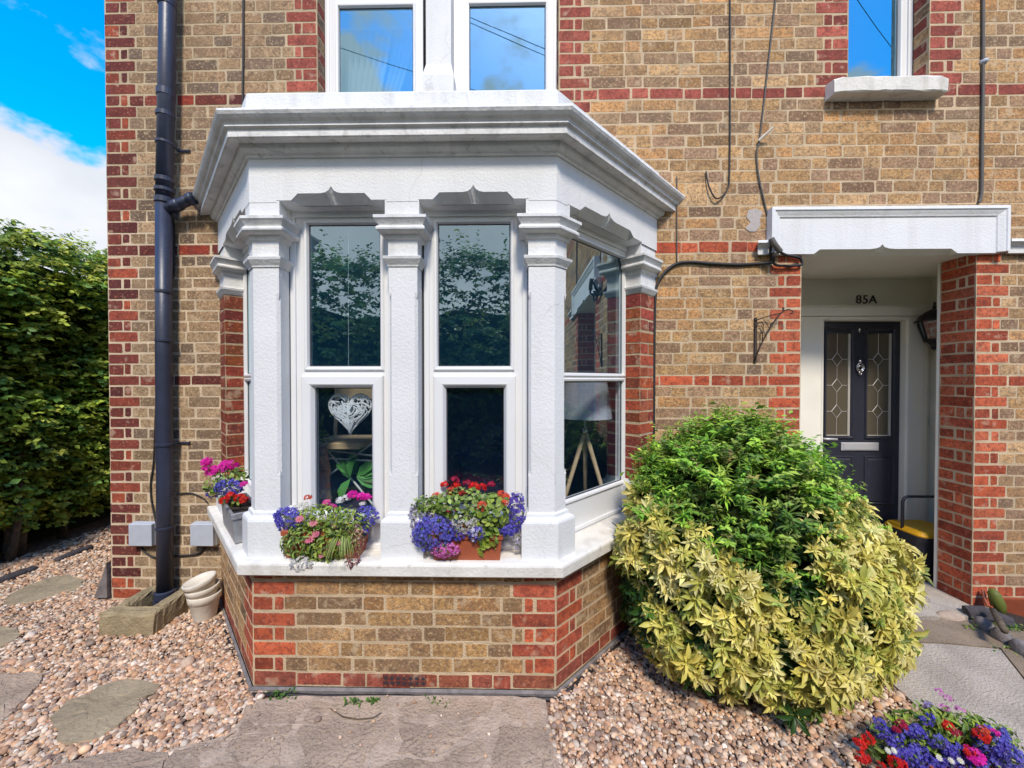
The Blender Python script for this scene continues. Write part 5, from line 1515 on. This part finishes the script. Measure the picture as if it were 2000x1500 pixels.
# left terracotta trough
gp2 = thing('flower_trough', (-.93, -.75, SZ), 'terracotta trough spilling pink flowers and spiky leaves, left of middle bay column', 'planter', 'flower troughs on the bay sill')
trough(gp2, T0['front'], -.575, -.20, -.10, .035, SZ, SZ + .14, 'terracotta')
Y2 = -.72
foliage(gp2, [(632, 1012, 52, 26, 420, .022, .45, FOL + LIME), (672, 1022, 45, 32, 330, .024, .45, FOL + FOL + LIME), (590, 1058, 38, 32, 330, .026, .4, FOL), (640, 1066, 45, 30, 330, .026, .4, FOL + LIME), (610, 1095, 32, 18, 120, .022, .4, FOL)], Y2 - .05)
lobelia(gp2, 562, 1014, 27, 26, Y2 - .02, 240, BLUE)
lobelia(gp2, 714, 1008, 26, 20, Y2 - .02, 190, BLUE + MIDB)
lobelia(gp2, 708, 1034, 11, 16, Y2 - .03, 60, BLUE)
lobelia(gp2, 655, 1015, 12, 16, Y2 - .06, 45, LAV, .008, (.2, .1, .2), False)
lobelia(gp2, 588, 990, 18, 8, Y2, 40, WHITE, .010, (.6, .6, .4), False)
lobelia(gp2, 590, 1100, 26, 14, Y2 - .09, 40, WHITE, .008, (.4, .35, .3), False)
for a in ((688, 966, 9), (706, 970, 10), (719, 970, 8)): head(gp2, *a, Y2, HOT)
for a in ((637, 983, 8), (650, 990, 7)): head(gp2, *a, Y2, PINK + HOT)
for a in ((664, 978, 8), (676, 972, 8), (709, 984, 6)): head(gp2, *a, Y2, WHITE)
head(gp2, 601, 972, 7, Y2, CORAL)
for a in ((585, 1014, 9), (612, 1021, 9), (604, 1054, 10), (617, 1043, 8), (664, 1058, 9), (629, 1084, 8), (655, 1028, 6)): daisy(gp2, *a, Y2 - .09, PINK)
B = Bulk()      # arching strap leaves
N = 85
th = NR.uniform(-2.9, .25, N); c0 = np.array(P(672, 1042, Y2 - .05))
segs = 6; tv = []; tf = []
for i in range(segs + 1):
    w = (1 - i / segs) ** .6
    tv += [(-.5 * w, i, 0), (.5 * w, i, 0)]
for i in range(segs): tf.append((2 * i, 2 * i + 1, 2 * i + 3, 2 * i + 2))
V_ = np.zeros((N, len(tv), 3))
for k_ in range(N):
    L = NR.uniform(.07, .15); d = np.array([math.cos(th[k_]) , math.sin(th[k_]) * .8 - .3, 0]); d /= np.linalg.norm(d); s_ = np.cross(d, [0, 0, 1])
    lift = NR.uniform(.3, 1.0)
    for i in range(segs + 1):
        t = i / segs
        cc = c0 + d * L * t * .75 + np.array([0, 0, L * (lift * t - (lift + .75) * t * t)])
        for j in (0, 1): V_[k_, 2 * i + j] = cc + s_ * tv[2 * i + j][0] * .006
B.raw(V_, tf, pick([(.36, .42, .12), (.28, .36, .08), (.45, .48, .2), (.20, .28, .06)], N))
B.build('strap_leaves', 'leaf', gp2)
foliage(gp2, [(700, 1050, 14, 26, 90, .018, .5, [(.35, .16, .12), (.45, .35, .25), (.28, .10, .09), (.30, .3, .12)]), (690, 1095, 12, 20, 60, .018, .5, [(.22, .05, .07), (.3, .12, .1)])], Y2 - .08, 'trailing_foliage')
# right terracotta trough
gp3 = thing('flower_trough', (-.24, -.75, SZ), 'terracotta trough packed with blue lobelia and red geraniums, right of the middle bay column', 'planter', 'flower troughs on the bay sill')
trough(gp3, T0['front'], .145, .487, -.095, .042, SZ, SZ + .13, 'terracotta')
Y3 = -.72
foliage(gp3, [(905, 985, 60, 30, 380, .026, .75, FOL + FOL + [(.26, .32, .12)]), (960, 1000, 34, 36, 230, .032, .7, LIME + FOL), (955, 1040, 22, 26, 80, .034, .7, LIME + FOL), (948, 1062, 12, 12, 10, .045, .7, LIME), (840, 985, 34, 16, 150, .022, .6, FOL)], Y3 - .05)
lobelia(gp3, 848, 1042, 44, 36, Y3 - .06, 420, MIDB, .0088)
lobelia(gp3, 868, 1074, 29, 15, Y3 - .08, 150, MAG, .0085, (.75, .4, .6))
lobelia(gp3, 822, 1010, 24, 32, Y3 - .03, 170, LAV, .0075, (.6, .55, .6))
lobelia(gp3, 912, 1022, 30, 20, Y3 - .07, 130, WHITE + LAV[2:3], .009, (.4, .4, .3))
lobelia(gp3, 930, 1042, 18, 15, Y3 - .08, 90, WHITE + MIDB, .009)
lobelia(gp3, 895, 1042, 14, 14, Y3 - .07, 50, BLUE, .009)
lobelia(gp3, 1008, 1000, 18, 40, Y3 - .03, 260, VIO + BLUE, .0085)
lobelia(gp3, 985, 1036, 22, 12, Y3 - .06, 100, BLUE, .0085)
lobelia(gp3, 1010, 1058, 12, 16, Y3 - .02, 40, LAV, .0075, (.6, .6, .6))
for a in ((852, 971, 10, CORAL), (880, 958, 8, CORAL), (890, 948, 9, REDF), (903, 962, 8, CORAL), (876, 968, 6, CORAL), (917, 962, 7, CORAL), (925, 950, 9, REDF), (940, 952, 9, REDF), (912, 944, 8, CRIM), (985, 972, 10, CORAL), (978, 964, 7, CORAL), (986, 982, 7, CORAL), (940, 986, 10, CORAL), (946, 994, 7, CORAL), (876, 997, 6, CRIM), (891, 995, 5.5, CRIM), (887, 977, 5, PINK), (932, 968, 7, WHITE), (888, 938, 8, CRIM), (868, 946, 7, REDF), (960, 946, 7, CRIM)):
    head(gp3, a[0], a[1], a[2], Y3 + (.05 if a[1] < 955 else -.02 if a[1] < 980 else -.08), a[3])
# flower bowl at the bottom right
bx, by = 1.70, -1.12
gp4 = thing('flower_bowl', (bx, by, 0), 'low bowl of blue lobelia and red flowers on the ground beside the path', 'planter')
m = MB(); m.lathe([(.10, 0), (.115, .01), (.145, .065), (.15, .066), (.15, .08), (.14, .08), (.135, .06), (0, .055)], (bx, by, .0), 28, True, False); m.build('bowl', 'terracotta', gp4, smooth=False)
YG = -1.06
foliage(gp4, [(1810, 1415, 70, 30, 330, .032, .4, FOL + LIME), (1870, 1425, 60, 34, 320, .034, .35, FOL + LIME), (1760, 1450, 70, 40, 330, .030, .5, FOL), (1850, 1480, 110, 40, 500, .030, .5, FOL), (1930, 1450, 50, 40, 220, .030, .45, FOL), (1840, 1530, 150, 40, 400, .03, .5, FOL)], YG)
for (px, py, rx, ry, n, pal) in ((1712, 1412, 14, 10, 26, BLUE), (1725, 1432, 16, 12, 40, BLUE), (1745, 1440, 16, 18, 50, BLUE), (1790, 1430, 20, 12, 60, BLUE), (1812, 1406, 12, 10, 36, BLUE), (1832, 1448, 16, 12, 50, MIDB), (1780, 1474, 36, 20, 140, BLUE), (1800, 1492, 40, 16, 120, BLUE), (1866, 1468, 24, 14, 80, BLUE), (1880, 1490, 40, 16, 120, BLUE + MIDB), (1940, 1450, 34, 34, 170, MIDB + BLUE), (1968, 1480, 30, 24, 120, MIDB), (1925, 1480, 30, 22, 110, BLUE + MIDB), (1812, 1376, 10, 6, 14, LAV)):
    lobelia(gp4, px, py, rx, ry, YG - .06, n, pal, .0095)
for (px, py, r, pal) in ((1680, 1453, 11, REDF), (1696, 1442, 10, REDF), (1684, 1478, 12, REDF), (1752, 1492, 14, REDF), (1762, 1414, 9, CRIM), (1750, 1424, 7, CRIM), (1852, 1418, 9, REDF), (1866, 1430, 8, CRIM), (1917, 1436, 12, REDF), (1920, 1426, 9, CORAL), (1942, 1430, 7, HOT), (1900, 1475, 16, HOT), (1890, 1466, 10, REDF), (1720, 1497, 9, REDF)):
    head(gp4, px, py, r, YG - .08, pal)
for (px, py) in ((1833, 1350), (1846, 1382), (1876, 1386), (1852, 1364)):
    head(gp4, px, py, 7, YG, [(.70, .28, .58), (.62, .2, .5)], n=14)
for (px, py) in ((1834, 1480), (1858, 1486), (1876, 1486), (1734, 1466), (1746, 1466)): daisy(gp4, px, py, 6, YG - .10, WHITE, (.6, .55, .2))

# weeds along the foot of the bay and in the bed
def weed(px, py, n, s, label, z=.02, pal=FOL, spread=.05):
    c = G(px, py, z); B = Bulk()
    pos = np.array([c]) + np.stack([NR.normal(0, spread, n), NR.normal(0, spread * .35, n), NR.uniform(0, s * .8, n)], 1)
    nn = unit(np.stack([NR.normal(0, .6, n), NR.normal(-.3, .5, n), np.ones(n)], 1))
    x, y, zz = frames(nn); l = s * NR.uniform(.6, 1.3, (n, 1))
    B.add(LEAF8[0], LEAF8[1], pos, x * l * .4, y * l, zz * l, pick(pal, n))
    return tag(B.build('weed', 'leaf', None), label, 'weed')
WG = [(.07, .17, .02), (.10, .22, .03), (.05, .12, .02)]
weed(546, 1362, 40, .022, 'small green weed at the left end of the bay foot', pal=WG, spread=.04)
weed(690, 1374, 36, .022, 'small tuft of weed under the bay left of the air brick', pal=WG, spread=.025)
weed(730, 1372, 44, .018, 'sparse weed under the bay just left of the air brick', pal=WG, spread=.013)
weed(855, 1372, 24, .016, 'tiny weed under the bay right of the air brick', pal=WG, spread=.03)
weed(1938, 1216, 80, .022, 'patch of small weeds growing in the bed behind the scalloped edging', pal=FOL + WG, spread=.045)
weed(1975, 1228, 80, .022, 'patch of low weeds at the right end of the small bed', pal=FOL + WG, spread=.045)
weed(1910, 1226, 50, .020, 'little weeds between the path and the scalloped edging', pal=FOL + WG, spread=.04)
weed(1970, 1268, 40, .018, 'tiny weeds in front of the edging at the right picture edge', pal=FOL + WG, spread=.04)
m = MB(); m.tube([G(645, 1384, .028), G(670, 1400, .030), G(700, 1405, .028), G(728, 1402, .030), G(745, 1392, .03)], [.002, .003, .003, .0025, .0015], 5)
tag(m.build('twig', 'bark', None), 'curved brown twig lying on the paving in front of the bay', 'twig')

# ------------------------------------------------------------------ seen through the bay windows
# wicker heart
hy = -.575
hc = P(684, 808, hy)
ho = thing('heart_ornament', tuple(hc), 'white openwork wicker heart hanging inside the lower left window', 'ornament')
m = MB(); R = random.Random(6)
sx = 42 * mperp(hy); sz_ = 40 * mperp(hy)
def hp(t, s, side):
    x = 16 * math.sin(t) ** 3 / 16; z = (13 * math.cos(t) - 5 * math.cos(2 * t) - 2 * math.cos(3 * t) - math.cos(4 * t) + 2.2) / 14.5
    return (hc.x + x * s * sx, hy + side * .024 * math.sqrt(max(0, 1 - s * s)), hc.z + z * s * sz_)
for s in (.999,):
    m.tube([hp(2 * math.pi * k / 48, s, 0) for k in range(49)], .0045, 6)
for side in (-1, 1):
    for k in range(120):
        t = R.uniform(0, 2 * math.pi); s = R.uniform(.02, .95) ** .7; pts = []
        dt, ds = R.choice([(.30, .0), (.0, .16), (.2, .1), (-.2, .1), (.25, -.08)])
        for q in range(4): pts.append(hp(t + dt * q * (.5 / max(s, .3)), min(max(s + ds * q, .04), 1), side))
        m.tube(pts, .0038, 5)
m.build('wicker', 'wicker', ho)
m = MB(); m.tube([(hc.x, hy - .02, hc.z + sz_ * .45), (hc.x, hy - .01, 2.36)], .0015, 4); m.build('string', 'wicker', ho)
# folding wooden chair with plants
cy = -.22
wc = thing('wooden_chair', (P(680, 850, cy).x, cy, .69), 'wooden folding chair with crossed pale struts behind the wicker heart', 'chair')
a, b = P(632, 862, cy), P(728, 846, cy)
m = MB(); m.box(a.x, b.x, cy - .20, cy + .14, a.z - .015, a.z + .022, bev=.004); m.build('seat', 'wood', wc)
for x in (a.x + .015, b.x - .02):
    m = MB(); m.tube([(x, cy + .12, a.z), (x, cy + .16, a.z + .38)], .012, 6); m.build('back_post', 'wood', wc)
m = MB(); m.box(a.x, b.x, cy + .145, cy + .16, a.z + .26, a.z + .34); m.build('backrest', 'wood', wc)
for p, q in (((632, 870), (728, 985)), ((728, 865), (640, 930)), ((640, 895), (726, 900)), ((645, 880), (728, 890))):
    m = MB(); m.tube([P(*p, cy - .1), P(*q, cy - .1)], .006, 6); m.build('strut', 'wicker', wc)
rp = thing('rubber_plant', tuple(P(695, 985, -.34)), 'broad-leaved green houseplant behind the lower left window pane', 'houseplant')
B = Bulk(); N = 16
c = np.array(P(692, 925, -.34)); q = sphere_pts(N); q[:, 2] = np.abs(q[:, 2]) * .9
x, y, z = frames(unit(q * .3 + np.array([0, -.8, .4]) + NR.normal(0, .3, q.shape)), q)
B.add(LEAF8[0], LEAF8[1], c + q * .03 - np.array([0, 0, .03]), x * .075, y * .14, z * .14, pick([(.12, .38, .08), (.09, .28, .07), (.18, .44, .11)], N))
B.build('leaves', 'glossy_leaf', rp)
m = MB(); c = P(692, 985, -.34); m.lathe([(.045, -.1), (.06, .01), (.055, .01), (0, .0)], tuple(c), 16, True, False); m.build('pot', 'dark_fabric', rp, smooth=True)
m = MB(); c = P(630, 990, -.45); m.lathe([(.035, -.14), (.05, -.1), (.047, .03), (.052, .05), (.045, .06), (.04, .15), (.047, .2), (.03, .3), (.022, .34), (.0, .34)], (c.x, c.y, c.z), 16, True, False)
tag(m.build('floor_vase', 'vase', None, smooth=True), 'tall tapering brown vase inside the lower left window', 'vase')
hb = thing('trailing_plant', tuple(P(628, 850, -.40)), 'small trailing green plant at the left edge inside the lower left window', 'houseplant')
B = Bulk(); N = 60; c = np.array(P(628, 845, -.40)); pos = c + NR.normal(0, 1, (N, 3)) * np.array([.018, .03, .09])
x, y, z = frames(unit(NR.normal(0, .5, (N, 3)) + np.array([0, -.6, .4]))); B.add(LEAF8[0], LEAF8[1], pos, x * .02, y * .04, z * .04, pick(FOL, N)); B.build('leaves', 'leaf', hb)
m = MB(); c = P(628, 870, -.40); m.lathe([(.03, -.2), (.04, -.12), (.036, -.12), (0, -.13)], tuple(c), 12, True, False); m.build('pot', 'vase', hb)
# tripod lamp by the right side window
lx, ly = .47, .12
tl = thing('tripod_lamp', (lx, ly, .30), 'tripod floor lamp with a pale cloth shade behind the right side window', 'lamp')
zs0, zs1 = 1.27, 1.52
m = MB(); m.lathe([(.19, zs0), (.15, zs1)], (lx, ly, 0), 28, False, False); m.build('lamp_shade', 'lamp_cloth', tl, smooth=True)
m = MB(); m.lathe([(.012, 1.16), (.012, 1.30)], (lx, ly, 0), 10); m.lathe([(.0, 1.16), (.03, 1.165), (.03, 1.19), (0, 1.20)], (lx, ly, 0), 12); m.build('lamp_holder', 'chrome', tl, smooth=True)
for k in range(3):
    t = rad(200 + 120 * k); m = MB(); m.tube([(lx, ly, 1.18), (lx + .30 * math.cos(t), ly + .30 * math.sin(t), .31)], [.016, .013], 8); m.build('leg', 'wood', tl, smooth=True)
# chair shape put in to stand for the dark silhouette in the lower right pane
ac = thing('silhouette_chair', (-.22, .75, .30), 'dark round-backed chair shape standing in for the silhouette in the lower right front pane', 'silhouette_chair')
def cushion(x0, x1, y0, y1, z0, z1, r):
    m = MB(); n = 6; rings = []
    for j in range(n + 1):
        t = math.pi * (j / n - .5); ins = r * (1 - math.cos(t)); z = z0 + (z1 - z0) * (math.sin(t) + 1) / 2
        rings.append([(x0 + ins + (x1 - x0 - 2 * ins) * (.5 + .5 * math.copysign(abs(math.cos(a)) ** .6, math.cos(a))), y0 + ins + (y1 - y0 - 2 * ins) * (.5 + .5 * math.copysign(abs(math.sin(a)) ** .6, math.sin(a))), z) for a in [2 * math.pi * k / 20 for k in range(20)]])
    m.loft(rings, True, True, True); return m
cushion(-.55, .15, .45, 1.0, .42, .66, .05).build('seat', 'dark_fabric', ac, smooth=True)
cushion(-.60, .20, .90, 1.10, .45, 1.00, .10).build('backrest', 'dark_fabric', ac, smooth=True)
for s in (-.66, .14): cushion(s, s + .12, .45, 1.05, .40, .84, .04).build('arm', 'dark_fabric', ac, smooth=True)
cushion(-.34, -.10, .84, 1.0, .90, 1.14, .06).build('headrest', 'dark_fabric', ac, smooth=True)

# service wires overhead, behind the viewpoint: they show as dark lines mirrored in the upper panes
for (p, q, lab) in (((640, 84), (830, 146), 'thin overhead service wire mirrored in the upper left pane'), ((900, 24), (1090, 104), 'higher of two overhead wires mirrored in the upper middle pane'), ((900, 34), (1090, 118), 'lower of two overhead wires mirrored in the upper middle pane'), ((1660, -30), (1770, 122), 'overhead wire mirrored in the upper right window')):
    A_, B_ = P(*p, 4.2), P(*q, 4.2); dv = B_ - A_
    pts = []
    for k in range(9):
        t = -1.2 + 3.4 * k / 8; v = A_ + dv * t
        pts.append((v.x, 2 * .11 - v.y, v.z + .03 * (t - .5) ** 2))
    m = MB(); m.tube(pts, .006, 5); tag(m.build('overhead_wire', 'cable_rubber', None), lab, 'wire')

# ------------------------------------------------------------------ sky, sun, render
EL, AZ = rad(50), math.atan2(.10, -.99)       # direction of the sun: high, in front of the house and a little to the left
w = bpy.data.worlds.new('World'); SC.world = w; w.use_nodes = True
N, L = w.node_tree.nodes, w.node_tree.links
bg = N['Background']; bg.inputs[1].default_value = .15
sky = N.new('ShaderNodeTexSky'); sky.sky_type = 'NISHITA'; sky.sun_disc = False
sky.sun_elevation = EL; sky.sun_rotation = AZ; sky.air_density = 1.0; sky.dust_density = .3; sky.ozone_density = 2.0
hs_ = N.new('ShaderNodeHueSaturation'); hs_.inputs['Saturation'].default_value = 1.55; hs_.inputs['Value'].default_value = 1.0
L.new(sky.outputs[0], hs_.inputs['Color'])
tc = N.new('ShaderNodeTexCoord'); sep = N.new('ShaderNodeSeparateXYZ'); L.new(tc.outputs['Generated'], sep.inputs[0])
def math_(op, a, b=None, c=None, clamp=False):
    n = N.new('ShaderNodeMath'); n.operation = op; n.use_clamp = clamp
    for i, v in enumerate((a, b, c)):
        if v is None: continue
        if isinstance(v, (int, float)): n.inputs[i].default_value = v
        else: L.new(v, n.inputs[i])
    return n.outputs[0]
no = N.new('ShaderNodeTexNoise'); no.inputs['Scale'].default_value = 3.0; no.inputs['Detail'].default_value = 9; no.inputs['Roughness'].default_value = .56
mp = N.new('ShaderNodeMapping'); mp.inputs['Scale'].default_value = (1, 1, 1.7); mp.inputs['Location'].default_value = (.3, .1, .55)
L.new(tc.outputs['Generated'], mp.inputs[0]); L.new(mp.outputs[0], no.inputs['Vector'])
# cloud cover grows toward the horizon
cov = math_('ADD', math_('MULTIPLY_ADD', sep.outputs['Z'], -.50, .29), math_('MULTIPLY', math_('MULTIPLY_ADD', sep.outputs['Z'], -8.0, 3.55, True), .30))
den = math_('ADD', math_('ADD', no.outputs['Fac'], cov), math_('MULTIPLY', math_('MULTIPLY', sep.outputs['Y'], -1.0, None, True), .19))
fac = N.new('ShaderNodeMapRange'); fac.inputs[1].default_value = .60; fac.inputs[2].default_value = .68; fac.interpolation_type = 'SMOOTHSTEP'
L.new(den, fac.inputs[0])
no2 = N.new('ShaderNodeTexNoise'); no2.inputs['Scale'].default_value = 5; no2.inputs['Detail'].default_value = 6; L.new(mp.outputs[0], no2.inputs['Vector'])
cr = N.new('ShaderNodeMix'); cr.data_type = 'RGBA'; L.new(no2.outputs['Fac'], cr.inputs[0]); cr.inputs[6].default_value = (1.35, 1.5, 1.75, 1); cr.inputs[7].default_value = (2.9, 2.9, 2.95, 1)
mx = N.new('ShaderNodeMix'); mx.data_type = 'RGBA'; L.new(fac.outputs[0], mx.inputs[0]); L.new(hs_.outputs[0], mx.inputs[6]); L.new(cr.outputs[2], mx.inputs[7])
L.new(mx.outputs[2], bg.inputs[0])
sl = bpy.data.lights.new('sun', 'SUN'); sl.energy = 1.5; sl.angle = rad(10.0); sl.color = (1, .91, .78)
so = bpy.data.objects.new('sun', sl); COL.objects.link(so)
sd = Vector((math.sin(AZ) * math.cos(EL), math.cos(AZ) * math.cos(EL), math.sin(EL)))
so.rotation_euler = (-sd).to_track_quat('-Z', 'Y').to_euler(); so.location = sd * 20
SC.view_settings.view_transform = 'Standard'
SC.view_settings.look = 'None'
SC.view_settings.exposure = 1.5
SC.view_settings.gamma = 1.0
SC.render.engine = 'CYCLES'
cyc = SC.cycles
cyc.use_denoising = True
cyc.max_bounces = 7; cyc.diffuse_bounces = 5; cyc.glossy_bounces = 4; cyc.transparent_max_bounces = 12; cyc.transmission_bounces = 3
cyc.caustics_reflective = False; cyc.caustics_refractive = False
cyc.sample_clamp_indirect = 6
